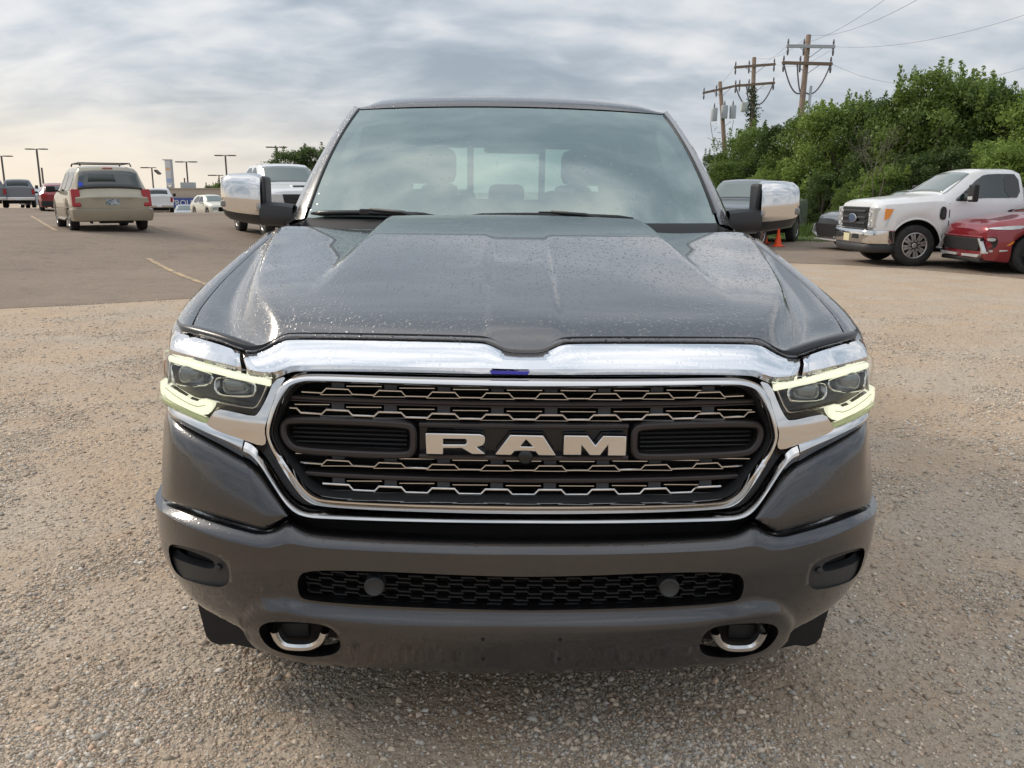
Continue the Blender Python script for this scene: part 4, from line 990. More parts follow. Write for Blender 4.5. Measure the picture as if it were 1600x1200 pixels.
class Car:
    def __init__(s, name, label, cat, paint, L_, hw, tw, top, belt, zb, wheels, wr, ww=.27, group=None, arch=.08, spokes=6, rim=None, wx=None):
        s.root = empty(name, (0, 0, 0), 0, label, cat, group); s.L = L_; s.paint = paint
        s.f = {k: v for k, v in (('hw', hw), ('tw', tw), ('top', top), ('belt', belt), ('zb', zb))}
        s.wh = wheels; s.wr = wr; s.ar = wr+arch
        ys_ = set(np.round(np.arange(0, L_+.001, .1), 3)) | {round(p[0], 3) for k in ('hw', 'top', 'belt') for p in s.f[k]}
        for w in wheels:
            for a in np.linspace(0, pi, 15): ys_.add(round(w+s.ar*cos(a), 4))
        ys_ = sorted(y for y in ys_ if 0 <= y <= L_); rows = []
        for y in ys_:
            h = s.sec(y); rows.append([(-x, y, z) for x, z in h]+[(x, y, z) for x, z in h[::-1][1:]])
        n = len(rows[0]); vs = [p for r_ in rows for p in r_]; fs = []
        for i in range(len(rows)-1):
            for k in range(n-1): fs.append((i*n+k, i*n+k+1, (i+1)*n+k+1, (i+1)*n+k))
        fs.append(tuple(range(n))); k = (len(rows)-1)*n; fs.append(tuple(range(k+n-1, k-1, -1)))
        mk('body', vs, fs, paint, s.root, True, 28)
        h0 = s.v('hw', L_/2); q = MB(); q.box((-h0+ww+.06, .12, min(.28, s.v('zb', 1)+.02)), (h0-ww-.06, L_-.12, s.v('belt', 1)-.25)); q.build('underbody', m_void, s.root)
        for w in wheels:
            for sg in (-1, 1): wheel(s.root, sg*((wx or h0)-ww/2-.02), w, wr, ww, sg, spokes, rim)
    def v(s, k, y): return interp(y, [p[0] for p in s.f[k]], [p[1] for p in s.f[k]])
    def sec(s, y):
        h, t, T, B, b = (s.v(k, y) for k in ('hw', 'tw', 'top', 'belt', 'zb')); 
        for w in s.wh:
            d = abs(y-w)
            if d < s.ar: b = max(b, s.wr+sqrt(max(0, s.ar**2-d*d)))
        b = min(b, B-.12); T = max(T, B+.01); k = sstep((T-B)/.30); l = lambda a, c: a*(1-k)+c*k
        return [(h-.05, b), (h-.008, b+min(.10, (B-b)*.3)), (h, b+(B-b)*.5), (h-.004, B-.10), (h-.03, B), (l(h-.05, t+.02), l(B+(T-B)*.5, T-.10)), (l(h-.12, t-.05), T-.025), (l(h*.7, t*.7), T-.002), (l(h*.35, t*.35), T+.012), (0, T+.016)]
    def sx(s, y, z):
        q = s.sec(y)[:7]; return interp(z, [p[1] for p in q], [p[0] for p in q])
    def tz(s, y, x):
        q = s.sec(y)[4:][::-1]; return interp(abs(x), [p[0] for p in q], [p[1] for p in q])
    def side(s, name, poly, m, off=.008, sides=(-1, 1), parent=None, r=1):
        poly = chaikin(poly, r, True); out = []
        vo, fo = cdt([tuple(p) for p in poly], [], .25)
        for sg in sides:
            vs = [(sg*(s.sx(y, z)+off), y, z) for y, z in vo]; n0 = len(vs); fs = list(fo)
            for y, z in poly: vs.append((sg*(s.sx(y, z)+off), y, z)); vs.append((sg*(s.sx(y, z)-.02), y, z))
            n = len(poly); fs += [(n0+2*i, n0+2*((i+1) % n), n0+2*((i+1) % n)+1, n0+2*i+1) for i in range(n)]
            out.append(mk(name, vs, fs, m, parent or s.root, True, 40))
        return out
    def topp(s, name, y0, y1, w0, w1, m, off=.008, n=8, parent=None):
        rows = []
        for i in range(n+1):
            y = y0+(y1-y0)*i/n; w = w0+(w1-w0)*i/n; dz = (s.v('top', y+.02)-s.v('top', y-.02))/.04; nl = sqrt(1+dz*dz)
            r_ = [(x, y-off*dz/nl, s.tz(y, x)+off/nl) for x in np.linspace(-w, w, 11)]; rows.append(r_)
        return loft(name, rows, m, parent or s.root, solid=.006)
    def slab(s, name, poly, y, d, m, bevel=.01, parent=None, mirror=False):
        "outline in (x, z) standing at y, thickness d towards +y"
        outs = []
        for sg in ((1, -1) if mirror else (1,)):
            n = len(poly); vs = [(sg*x, y, z) for x, z in poly]+[(sg*x, y+d, z) for x, z in poly]
            o = mk(name, vs, [tuple(range(n)), tuple(range(2*n-1, n-1, -1))]+[(i, (i+1) % n, n+(i+1) % n, n+i) for i in range(n)], m, parent or s.root, False)
            if bevel: b = o.modifiers.new('bevel', 'BEVEL'); b.width = bevel; b.segments = 2; b.limit_method = 'ANGLE'
            outs.append(o)
        return outs
    def box(s, name, a, b, m, bevel=.01, mirror=False, parent=None):
        q = MB(); q.box(a, b); o = q.build(name, m, parent or s.root, bevel=bevel)
        if mirror: return [o, mirror_obj(o)]
        return [o]
    def mirrors(s, y, z, m, w=.22, h=.16, arm=.08):
        x = s.sx(y, z)
        for sg in (-1, 1):
            q = MB(); x0, x1 = sorted((sg*(x+arm), sg*(x+arm+w))); q.box((x0, y-.06, z), (x1, y+.08, z+h)); o = q.build('side_mirror', m, s.root, bevel=.03)
            q = MB(); x0, x1 = sorted((sg*(x-.02), sg*(x+arm+.03))); q.box((x0, y-.02, z+.01), (x1, y+.04, z+.06)); q.build('mirror_arm', m_matte, o)
    def place(s, az, u, Z, anchor=(0, 0), dz=0):
        rz = R(180-az); v = 400
        for _ in range(30):
            p = at(u, v, Z); g = zg(p.x, p.y)+dz; v += (p.z-g)*F/Z
        ax, ay = anchor; s.root.location = (p.x-(ax*cos(rz)-ay*sin(rz)), p.y-(ax*sin(rz)+ay*cos(rz)), g+.02); s.root.rotation_euler = (0, 0, rz)
def text_obj(name, txt, size, loc, rot, m, parent=None, ext=.004, sx=1):
    c = bpy.data.curves.new(name, 'FONT'); c.body = txt; c.size = size; c.extrude = ext; c.align_x = 'CENTER'; c.align_y = 'CENTER'
    t = bpy.data.objects.new(name+'_tmp', c); COL.objects.link(t); dg = bpy.context.evaluated_depsgraph_get(); me = bpy.data.meshes.new_from_object(t.evaluated_get(dg)); bpy.data.objects.remove(t)
    me.materials.clear(); me.materials.append(m); o = bpy.data.objects.new(name, me); COL.objects.link(o); o.location = loc; o.rotation_euler = rot; o.scale = (sx, 1, 1)
    if parent: o.parent = parent
    return o
def pickup(name, label, paint, cab=1.0, tall=0, group=None, rim=None, spokes=6, lamp='v', L_=5.9, cabend=3.95):
    t = tall
    c = Car(name, label, 'pickup truck', paint, L_, [(0, .80), (.06, .90), (.2, .97), (.5, 1.0), (L_-.1, 1.0), (L_, .98)], [(0, .8), (1.3, .82), (2.0, .72), (cabend, .72), (L_, .9)],
            [(0, .98+t), (.05, 1.10+t), (.2, 1.16+t), (1.25, 1.30+t), (1.35, 1.32+t), (2.05, 1.82+t), (2.3, 1.88+t), (cabend-.3, 1.87+t), (cabend-.1, 1.80+t), (cabend, 1.36+t), (cabend+.05, 1.30+t), (L_, 1.32+t)],
            [(0, .95+t), (.2, 1.08+t), (1.3, 1.20+t), (cabend, 1.24+t), (L_, 1.28+t)], [(0, .42+t), (L_, .48+t)], [.95, 4.62 if L_ < 6 else 4.8], .40+t*.4, group=group, arch=.09, rim=rim, spokes=spokes)
    c.topp('windshield', 1.40, 2.02, .80, .66, m_glass_lt); ce = cabend
    c.side('side_window', [(1.72, 1.25+t), (2.28, 1.76+t), (2.72, 1.79+t), (2.72, 1.25+t)], m_glass_far)
    c.side('side_window', [(2.82, 1.25+t), (2.82, 1.79+t), (ce-.4, 1.77+t), (ce-.3, 1.27+t)], m_glass_far)
    c.topp('rear_window', ce-.085, ce-.02, .60, .64, m_glass_far, n=3)
    y = L_
    c.slab('tailgate', [(-.76, .72+t), (.76, .72+t), (.76, 1.27+t), (-.76, 1.27+t)], y-.01, .03, paint)
    c.slab('tail_light', [(.80, .88+t), (.97, .88+t), (.97, 1.22+t), (.80, 1.22+t)], y-.02, .035, m_red, mirror=True)
    c.box('rear_bumper', (-.95, y-.05, .50+t), (.95, y+.14, .70+t), m_chrome_c, .03); c.box('license_plate', (-.16, y+.14, .53+t), (.16, y+.15, .67+t), m_white, 0)
    c.slab('grille', [(-.55, .72+t), (.55, .72+t), (.60, 1.02+t), (-.60, 1.02+t)], -.03, .05, m_black)
    for z in (.80, .89): c.box('grille_bar', (-.56, -.05, z+t), (.56, -.02, z+.03+t), m_chrome_c if lamp == 'v' else m_matte, .005)
    c.slab('headlight', [(.58, .80+t), (.86, .82+t), (.88, 1.02+t), (.62, 1.02+t)], -.02, .12, m_lampw, mirror=True)
    c.box('front_bumper', (-.90, -.12, .45+t), (.90, .04, .68+t), m_chrome_c if lamp == 'v' else paint, .03)
    c.mirrors(1.72, 1.26+t, m_matte, .2, .24)
    return c
# white work pickup at the right
def ford():
    c = Car('pickup_truck', 'white heavy-duty pickup with black grille and chrome bumper parked facing left by the trees', 'pickup truck', m_white, 6.2,
        [(0, .91), (.05, .96), (.15, .99), (.4, 1.01), (6.1, 1.01), (6.2, 1.0)], [(0, .85), (1.3, .86), (2.05, .74), (3.1, .74), (6.2, .9)],
        [(0, 1.21), (.04, 1.31), (.15, 1.365), (.7, 1.425), (1.22, 1.475), (1.36, 1.49), (2.02, 1.94), (2.25, 2.0), (2.9, 2.0), (3.06, 1.93), (3.14, 1.40), (3.2, 1.36), (6.2, 1.38)],
        [(0, 1.16), (.2, 1.27), (1.2, 1.34), (1.55, 1.34), (3.1, 1.34), (6.2, 1.34)], [(0, .62), (.5, .62), (6.2, .58)], [.86, 4.5], .43, .29, arch=.12, spokes=8, rim=m_rim)
    r_ = c.root
    c.topp('windshield', 1.42, 2.0, .84, .70, m_glass_lt)
    c.side('door_window', [(1.62, 1.375), (1.80, 1.50), (2.20, 1.86), (2.40, 1.90), (2.98, 1.90), (3.0, 1.41), (2.05, 1.41), (1.90, 1.345), (1.66, 1.345)], m_glass_far)
    c.side('window_divider', [(2.68, 1.42), (2.66, 1.895), (2.99, 1.895), (3.0, 1.42)], mat('door_pillar_black', (.05, .052, .055), .3), .014)
    for p in ([(1.50, .66), (1.52, .66), (1.52, 1.30), (1.50, 1.30)], [(3.07, .66), (3.085, .66), (3.085, 1.36), (3.07, 1.36)]): c.side('door_seam', p, m_void, .003)
    c.side('door_handle', [(2.74, 1.10), (2.98, 1.10), (2.98, 1.18), (2.74, 1.18)], m_black, .03)
    c.side('fender_badge', [(1.30, .98), (1.42, .96), (1.44, 1.02), (1.44, 1.22), (1.32, 1.24)], m_black, .02)
    c.side('fender_badge_bar', [(1.34, 1.02), (1.41, 1.01), (1.41, 1.17), (1.35, 1.18)], m_trim, .028)
    g = c.slab('grille', [(-.66, .78), (.60, .78), (.66, .80), (.68, 1.22), (-.68, 1.22), (-.66, .80)], -.06, .08, m_matte, .02)[0]
    for z in (.85, .97, 1.10): c.box('grille_bar', (-.60, -.09, z), (.60, -.05, z+.055), m_trim, .012, parent=g)
    q = MB(); q.lathe([(0, .12), (-.02, .12), (-.026, .105)], 28, 'y', (0, -.09, .98)); o = q.build('grille_emblem', m_chrome_c, g, True, 40); o.scale = (1.9, 1, .8); o.location = (0, 0, .196)
    q = MB(); q.lathe([(-.02, .105), (-.024, 0)], 28, 'y', (0, -.09, .98)); o = q.build('grille_emblem_face', mat('badge_blue_grey', (.07, .10, .17), .3), g, True, 40); o.scale = (1.9, 1, .8); o.location = (0, 0, .196)
    hl = c.slab('headlight', [(.66, .78), (.92, .80), (.95, 1.21), (.69, 1.22)], -.045, .16, m_lampw, .02, mirror=True)
    for sg in (-1, 1):
        for zz in (.90, 1.09):
            q = MB(); q.lathe([(.0, .065), (-.01, .06), (.03, .03), (.03, 0)], 16, 'y', (sg*.78, -.05, zz)); q.build('headlight_bowl', m_chrome_c, hl[0 if sg > 0 else 1], True, 40)
    c.side('headlight_side', [(.01, .80), (.22, .82), (.34, 1.19), (.03, 1.21)], m_lampw, .015, r=0); c.side('side_marker', [(.16, .96), (.25, 1.0), (.33, 1.18), (.17, 1.19)], m_amber, .028, r=0)
    # bumper, bowed and wrapping round
    rows = []
    for x, y in ((-1.0, .42), (-1.01, .25), (-.98, .05), (-.90, -.10), (-.70, -.17), (0, -.20), (.70, -.17), (.90, -.10), (.98, .05), (1.01, .25), (1.0, .42)):
        rows.append([(x*.97, y+.05, .76), (x, y, .74), (x, y-.015, .70), (x, y-.012, .50), (x*.99, y+.01, .47), (x*.96, y+.05, .46)])
    loft('front_bumper', rows, m_chrome_c, r_, ang=50, solid=.006)
    rows = [[(a[4][0]*.985, a[4][1]+.01, .47), (a[4][0]*.97, a[4][1]+.01, .34), (a[4][0]*.94, a[4][1]+.05, .28)] for a in rows]; loft('bumper_valance', rows, m_trim, r_, ang=50, solid=.006)
    c.box('bumper_slot', (.28, -.205, .56), (.60, -.18, .66), m_matte, .01, mirror=True); c.box('license_plate', (-.10, -.225, .50), (.19, -.21, .66), mat('cream_plate', (.72, .66, .42), .5), 0)
    for yy, dark in ((.86, 1), (4.5, 1)):   # dirty lip round the arches
        for sg in (-1, 1):
            q = MB(); pts = [(sg*(c.sx(yy, 1.0)+.006), yy+.555*cos(a), .43+.555*sin(a)) for a in np.linspace(0.05, pi-.05, 20)]; q.tube(pts, .022, 6); q.build('arch_lip', m_white, r_, True)
    for sg in (-1, 1):
        q = MB(); x0, x1 = sorted((sg*1.13, sg*1.36)); q.box((x0, 1.78, 1.33), (x1, 1.90, 1.68)); o = q.build('tow_mirror', m_matte, r_, bevel=.03)
        q = MB(); x0, x1 = sorted((sg*.96, sg*1.16)); q.box((x0, 1.80, 1.36), (x1, 1.86, 1.42)); q.box((x0, 1.80, 1.50), (x1, 1.86, 1.55)); q.build('mirror_arm', m_matte, o)
        q = MB(); x0, x1 = sorted((sg*1.16, sg*1.33)); q.box((x0, 1.765, 1.37), (x1, 1.80, 1.44)); q.build('mirror_lamp', m_lampw, o, bevel=.01)
    q = MB(); q.tube([(-.55, 1.40, 1.50), (-.1, 1.45, 1.53)], .012, 6); q.tube([(.15, 1.40, 1.50), (.6, 1.45, 1.53)], .012, 6); q.build('wipers', m_black, r_)
    bs = c.box('toolbox', (-1.0, 3.25, 1.36), (1.0, 3.9, 1.62), mat('aluminium_toolbox', (.5, .5, .5), .4, .8), .01)
    c.box('toolbox_latch', (-1.02, 3.5, 1.48), (-1.0, 3.58, 1.56), m_matte, 0, mirror=True, parent=bs[0])
    c.side('tail_light', [(6.0, 1.0), (6.18, 1.0), (6.18, 1.3), (6.0, 1.3)], m_red, .01)
    c.box('rear_bumper', (-.98, 6.15, .55), (.98, 6.35, .75), m_chrome_c, .02)
    c.place(270, 1423, 18.3, (.9, .86)); return c
ford()
def suv(name, label, paint, az, u, Z, anchor, group=None, dz=0, tail=True):
    c = Car(name, label, 'suv' if tail != 'sedan' else 'car', paint, 4.7, [(0, .62), (.06, .78), (.2, .88), (.5, .93), (4.4, .93), (4.7, .82)], [(0, .75), (1.2, .80), (1.9, .62), (4.0, .62), (4.7, .7)],
        [(0, .82), (.08, .92), (.25, 1.0), (.8, 1.09), (1.25, 1.14), (1.32, 1.155), (2.1, 1.56), (2.6, 1.63), (3.8, 1.60), (4.2, 1.48), (4.6, 1.08), (4.7, .95)] if tail != 'sedan' else [(0, .66), (.08, .72), (.3, .80), (1.2, .96), (1.3, .98), (2.1, 1.38), (2.5, 1.44), (3.1, 1.42), (3.9, 1.08), (4.6, 1.02), (4.7, .9)],
        [(0, .74), (.3, .88), (1.3, .99), (4.2, 1.04), (4.7, .92)] if tail != 'sedan' else [(0, .6), (.3, .72), (1.3, .86), (4.7, .88)], [(0, .26), (.4, .22), (4.7, .26)], [.88, 3.6], .36, .24, arch=.06, group=group, spokes=5, rim=m_matte if paint is m_redp else m_rim)
    s_ = 0 if tail != 'sedan' else -.15
    c.topp('windshield', 1.36, 2.05, .76, .58, m_glass_lt); c.side('side_window', [(1.75, 1.04+s_), (2.25, 1.50+s_), (2.75, 1.54+s_), (2.75, 1.05+s_)], m_glass_far); c.side('side_window', [(2.83, 1.05+s_), (2.83, 1.54+s_), (3.6, 1.50+s_), (3.9, 1.10+s_)] if tail != 'sedan' else [(2.83, .92), (2.83, 1.37), (3.2, 1.30), (3.55, .96)], m_glass_far)
    c.mirrors(1.75, 1.02+s_, paint if paint is not m_redp else m_black, .18, .13, .03)
    return c
b = suv('suv', 'dark red crossover with white chevron trim cut off by the right edge', m_redp, 271, 1603, 16.7, (-.8, .88))
b.slab('grille', [(-.62, .42), (.62, .42), (.74, .66), (-.74, .66)], -.03, .05, m_matte, .01)
b.box('grille_brow', (-.70, -.02, .665), (.70, .10, .70), m_redp, .01)
for p in ([(.62, .66), (.68, .66), (.86, .42), (.80, .42)], [(.80, .42), (1.0-.08, .42), (.92, .385), (.76, .385)], [(.1, .30), (.66, .30), (.74, .36), (.1, .345)]): b.slab('chevron_trim', p, -.045, .07, m_lampw, .004, mirror=True)
b.side('headlight_slash', [(.05, .86), (.10, .835), (.55, .835), (.72, .90), (.66, .915), (.35, .90)], m_lampw, .012); b.side('fog_lamp', [(.03, .48), (.18, .47), (.22, .68), (.06, .70)], m_black, .012); b.side('fog_lamp_lens', [(.05, .62), (.16, .61), (.18, .67), (.07, .68)], m_lampw, .02)
b.side('side_marker', [(.36, .52), (.40, .56), (.52, .64), (.50, .58)], m_amber, .012); b.side('bumper_trim', [(.02, .40), (.40, .43), (.40, .46), (.02, .44)], m_lampw, .012)
b.box('front_splitter', (-.72, -.02, .20), (.72, .3, .28), m_matte, .02)
b.place(270, 1603, 16.6, (.8, .88))
g = suv('car', 'dark grey car half hidden behind the white heavy-duty pickup', m_steelg, 270, 1335, 22.5, (-.8, .88))
g.slab('grille', [(-.60, .36), (.60, .36), (.74, .70), (-.74, .70)], -.03, .05, m_matte, .01); g.slab('chevron_trim', [(.70, .68), (.78, .68), (.90, .44), (.55, .34), (.55, .37), (.82, .46)], -.05, .07, m_lampw, .004, mirror=True); g.box('lower_lip', (-.74, -.05, .26), (.74, .1, .30), m_lampw, .005)
g.place(268, 1360, 22.8, (.8, .88))
p4 = pickup('pickup_truck', 'grey pickup with a pale cab roof parked on the grass behind the right chrome mirror', m_greyp, lamp='b'); p4.place(213, 1239, 27.3, (.9, 4.62))
# ---- left side of the lot
def van():
    Lv = 5.1
    c = Car('minivan', 'champagne beige minivan seen from behind with roof rack and blue sticker in rear window', 'minivan', m_beige, Lv, [(0, .72), (.1, .86), (.4, .97), (1, .995), (4.6, .985), (4.95, .955), (Lv, .90)], [(0, .7), (1.0, .86), (1.9, .72), (4.7, .72), (Lv, .86)],
        [(0, .72), (.1, .82), (.8, 1.0), (1.0, 1.05), (1.9, 1.60), (2.4, 1.70), (4.3, 1.70), (4.62, 1.66), (4.70, 1.60), (4.93, 1.08), (4.99, .98), (Lv, .90)], [(0, .68), (.8, .92), (1.2, .98), (4.7, 1.02), (4.95, .96), (Lv, .86)], [(0, .24), (Lv, .30)], [.95, 4.0], .345, .23, arch=.06, spokes=5)
    r_ = c.root
    rw = c.topp('rear_window', 4.715, 4.915, .70, .80, m_glass_far, n=4, off=.012)
    st = MB(); y = 4.885; z = c.tz(y, -.72); st.add([(.76, y+.025, z-.0), (.65, y+.025, z-.0), (.65, y-.012, z+.10), (.76, y-.012, z+.10)], [(0, 1, 2, 3)]); st = mk('window_sticker', [(x, y_+.05, z_+.02) for x, y_, z_ in st.v], [(0, 1, 2, 3)], mat('blue_sticker', (.03, .07, .55), .5), rw, False); 
    
    q = c.topp('window_glow', 4.76, 4.84, .30, .34, mat('painted_window_glow', (.03, .042, .038), .1), n=2, off=.016, parent=rw); q.location = (.18, 0, 0)  # paler opaque patch paints the glow of light through the rear glass
    for sg in (-1, 1):
        rows = [(sg*.93, 4.86, 1.03), (sg*.80, 4.99, 1.03), (sg*.80, 5.03, .70), (sg*.96, 4.93, .66)]; rows = [(sg*.985, 4.70, 1.10), (sg*.75, 5.02, 1.10), (sg*.75, 5.145, .86), (sg*.79, 5.16, .66), (sg*.95, 5.15, .68), (sg*1.012, 4.82, .80)]
        q = MB(); x0, x1 = sorted((sg*.755, sg*.965)); q.add([(x0, 4.84, .66), (x1, 4.84, .66), (x1, 5.13, .66), (x0, 5.13, .66), (x0, 4.70, 1.11), (x1, 4.70, 1.11), (x1, 5.00, 1.11), (x0, 5.00, 1.11)], [(0, 3, 2, 1), (4, 5, 6, 7), (0, 1, 5, 4), (1, 2, 6, 5), (2, 3, 7, 6), (3, 0, 4, 7)]); q.build('tail_light', m_red, r_, bevel=.03)
    rows = []
    for x, y in ((-1.0, 4.55), (-1.02, 4.85), (-.98, 5.13), (-.80, 5.22), (0, 5.25), (.80, 5.22), (.98, 5.13), (1.02, 4.85), (1.0, 4.55)): rows.append([(x*.95, y-.13, .62), (x, y, .585), (x, y-.005, .42), (x*.97, y-.04, .30), (x*.93, y-.10, .28)])
    loft('rear_bumper', rows, m_beige, r_, ang=50, solid=.006)
    c.box('plate_recess', (-.45, 5.04, .70), (.45, 5.098, .86), mat('light_beige_trim', (.42, .38, .28), .5), .02); pl = c.box('license_plate', (-.16, 5.095, .705), (.16, 5.108, .85), mat('pale_blue_plate', (.40, .44, .45), .5, var=(22, (.06, .10, .13), .5, .6)), .004)
    c.box('plate_brow', (-.50, 5.02, .865), (.50, 5.125, .885), m_beige, .008); c.topp('high_brake_light', 4.655, 4.685, .13, .13, m_red, n=2, off=.02)
    for p in ([(1.72, 1.06), (2.1, 1.50), (2.45, 1.56), (2.45, 1.06)], [(2.55, 1.06), (2.55, 1.57), (3.4, 1.58), (3.4, 1.06)], [(3.5, 1.06), (3.5, 1.58), (4.45, 1.54), (4.55, 1.08)]): c.side('side_window', p, m_glass_far)
    c.side('body_strip', [(.9, .62), (4.4, .62), (4.4, .645), (.9, .645)], m_satin, .01); c.side('door_seam', [(3.45, .4), (3.47, .4), (3.47, 1.0), (3.45, 1.0)], m_void, .003)
    c.mirrors(1.60, 1.03, m_matte, .24, .17, .06)
    q = MB()
    for sg in (-1, 1): q.tube([(sg*.62, 2.6, 1.73), (sg*.62, 2.75, 1.79), (sg*.62, 4.3, 1.79), (sg*.62, 4.5, 1.71)], .02, 6)
    for y in (2.9, 4.2): q.tube([(-.62, y, 1.79), (.62, y, 1.79)], .018, 6)
    q.build('roof_rack', m_matte, r_, True)
    q = MB(); q.tube([(.55, 4.9, .26), (.55, 5.15, .25)], .03, 8); q.box((-.5, 4.5, .22), (.3, 4.9, .34)); q.build('exhaust', m_matte, r_)
    c.box('running_board', (-1.02, 1.5, .28), (-.96, 3.5, .33), m_beige, .01, mirror=True)
    c.place(328.5, 181, 22.9, (0, Lv)); return c
van()
hd = pickup('pickup_truck', 'white lifted crew-cab pickup with hood scoop behind the left chrome mirror', m_white, tall=.17, lamp='b'); 
hd.box('hood_scoop', (-.20, .55, 1.37), (.20, 1.0, 1.44), m_white, .03); hd.box('scoop_mouth', (-.16, .53, 1.385), (.16, .56, 1.43), m_void, .005)
q = MB(); q.box((-.45, 1.97, 1.93), (-.15, 1.985, 1.97)); 
hd.place(153, 417, 24.4, (-.88, .95), .13)
p1 = pickup('pickup_truck', 'grey pickup seen from behind at the far left of the lot', mat('slate_grey_paint', (.17, .18, .20), .35, .4, .6)); p1.place(333, 31, 57, (0, 5.9))
p2 = pickup('pickup_truck', 'white pickup seen from behind, half hidden behind the beige minivan', m_white); p2.place(340, 250, 63, (0, 5.9))
p0 = pickup('pickup_truck', 'dark pickup only just showing at the left edge of the picture', m_steelg); p0.place(331, -14, 56, (0, 5.9))
s1 = suv('suv', 'cream white suv facing the camera beside the silver cars', m_creamp, 146, 330, 66, (0, 0)); s1.slab('grille', [(-.4, .5), (.4, .5), (.4, .8), (-.4, .8)], -.03, .05, m_black); s1.slab('headlight', [(.45, .62), (.78, .64), (.8, .8), (.45, .8)], -.01, .1, m_lampw, mirror=True); s1.box('front_bumper', (-.8, -.08, .28), (.8, .05, .5), m_creamp, .03)
s1.root.scale = (1.10, 1.10, 1.14); s1.place(143, 351, 68, (0, 0))
s2 = suv('suv', 'dark red suv with lit red tail lamps behind the beige minivan', m_redp, 330, 88, 52, (0, 4.7)); s2.slab('tail_light', [(.5, .8), (.82, .8), (.84, 1.0), (.5, 1.0)], 4.68, .06, m_red, mirror=True); s2.box('rear_bumper', (-.84, 4.6, .3), (.84, 4.8, .6), m_matte, .03); s2.topp('rear_window', 4.25, 4.55, .55, .62, m_glass_far, n=3); s2.place(332, 92, 50, (0, 4.7))
for lb, pa, az, u, Z in (('silver sedan parked below the dealership building, nose to the camera', m_silver, 160, 291, 74), ('dark blue-grey sedan tucked between the silver sedan and the cream suv', m_steelg, 155, 303, 76), ('white sedan parked between the grey pickup and the dark red suv', m_white, 325, 68, 60)):
    c = suv('car', lb, pa, az, u, Z, (0, 0), tail='sedan'); c.slab('headlight', [(.45, .50), (.72, .52), (.72, .64), (.45, .62)], -.01, .1, m_lampw, mirror=True); c.slab('grille', [(-.4, .35), (.4, .35), (.4, .6), (-.4, .6)], -.02, .04, m_black); c.box('tail_light', (.5, 4.62, .72), (.8, 4.72, .86), m_red, .01, mirror=True); c.place(az, u, Z, (0, 0 if az < 200 else 4.7))
def cone(u, v, lab):
    g_ = gp(u, v); r_ = empty('traffic_cone', (g_.x, g_.y, g_.z+.022), 0, lab, 'traffic cone', 'orange cones at the edge of the grass')
    m = bpy.data.materials.get('orange_cone') or mat('orange_cone', (.95, .10, .02), .5)
    q = MB(); q.lathe([(.03, .14), (.06, .125), (.40, .05), (.62, .028), (.63, .0)], 20, 'z'); q.build('cone_body', m, r_, True, 50); q = MB(); q.box((-.18, -.18, 0), (.18, .18, .03)); q.build('cone_foot', m, r_, bevel=.01)
    r_.scale = (.62, .62, .95) if False else (.85, .85, .95)
cone(1194, 381.5, 'orange traffic cone partly hidden by the hood, nearer the chrome mirror'); cone(1215, 386.5, 'orange traffic cone standing clear on the lot below the grey pickup wheel')

# ------------------------------------------------------------ trees
m_bark = mat('bark', (.10, .08, .06), .9, bump=(20, .5, .02))
m_leaf = bpy.data.materials.new('leaves'); m_leaf.use_nodes = True
def leafm(m):
    nt = m.node_tree; n = nt.nodes; l = nt.links; n.clear(); o = n.new('ShaderNodeOutputMaterial'); a = n.new('ShaderNodeAttribute'); a.attribute_name = 'tone'
    d = n.new('ShaderNodeBsdfDiffuse'); t = n.new('ShaderNodeBsdfTranslucent'); g = n.new('ShaderNodeBsdfGlossy'); g.inputs['Roughness'].default_value = .45; m1 = n.new('ShaderNodeMixShader'); m2 = n.new('ShaderNodeMixShader'); m1.inputs[0].default_value = .35; m2.inputs[0].default_value = .03
    l.new(a.outputs['Color'], d.inputs[0]); l.new(a.outputs['Color'], t.inputs[0]); l.new(d.outputs[0], m1.inputs[1]); l.new(t.outputs[0], m1.inputs[2]); l.new(m1.outputs[0], m2.inputs[1]); l.new(g.outputs[0], m2.inputs[2]); l.new(m2.outputs[0], o.inputs[0])
leafm(m_leaf)
def leaf_mesh(name, pts, size, tones):
    "one folded leaf at every point"
    n = len(pts); pts = np.array(pts, np.float32); a = rng.normal(size=(n, 3)); a /= np.linalg.norm(a, axis=1)[:, None]; b = rng.normal(size=(n, 3)); b -= (b*a).sum(1)[:, None]*a; b /= np.linalg.norm(b, axis=1)[:, None]; c = np.cross(a, b)
    s_ = (size*rng.uniform(.6, 1.35, n))[:, None]; vs = np.stack([pts-a*s_, pts+b*s_*.45+c*s_*.12, pts+a*s_, pts-b*s_*.45+c*s_*.12], 1).reshape(-1, 3).astype(np.float32)
    me = bpy.data.meshes.new(name); me.vertices.add(4*n); me.vertices.foreach_set('co', vs.ravel()); idx = np.arange(4*n).reshape(n, 4); tri = np.stack([idx[:, [0, 1, 2]], idx[:, [0, 2, 3]]], 1).reshape(-1)
    me.loops.add(len(tri)); me.loops.foreach_set('vertex_index', tri.astype(np.int32)); me.polygons.add(len(tri)//3); me.polygons.foreach_set('loop_start', np.arange(0, len(tri), 3)); me.update()
    t = np.repeat(np.concatenate([np.array(tones), np.ones((n, 1))], 1)[:, None], 4, 1).reshape(-1, 4).astype(np.float32); ca = me.color_attributes.new('tone', 'FLOAT_COLOR', 'POINT'); ca.data.foreach_set('color', t.ravel()); me.materials.append(m_leaf); return me
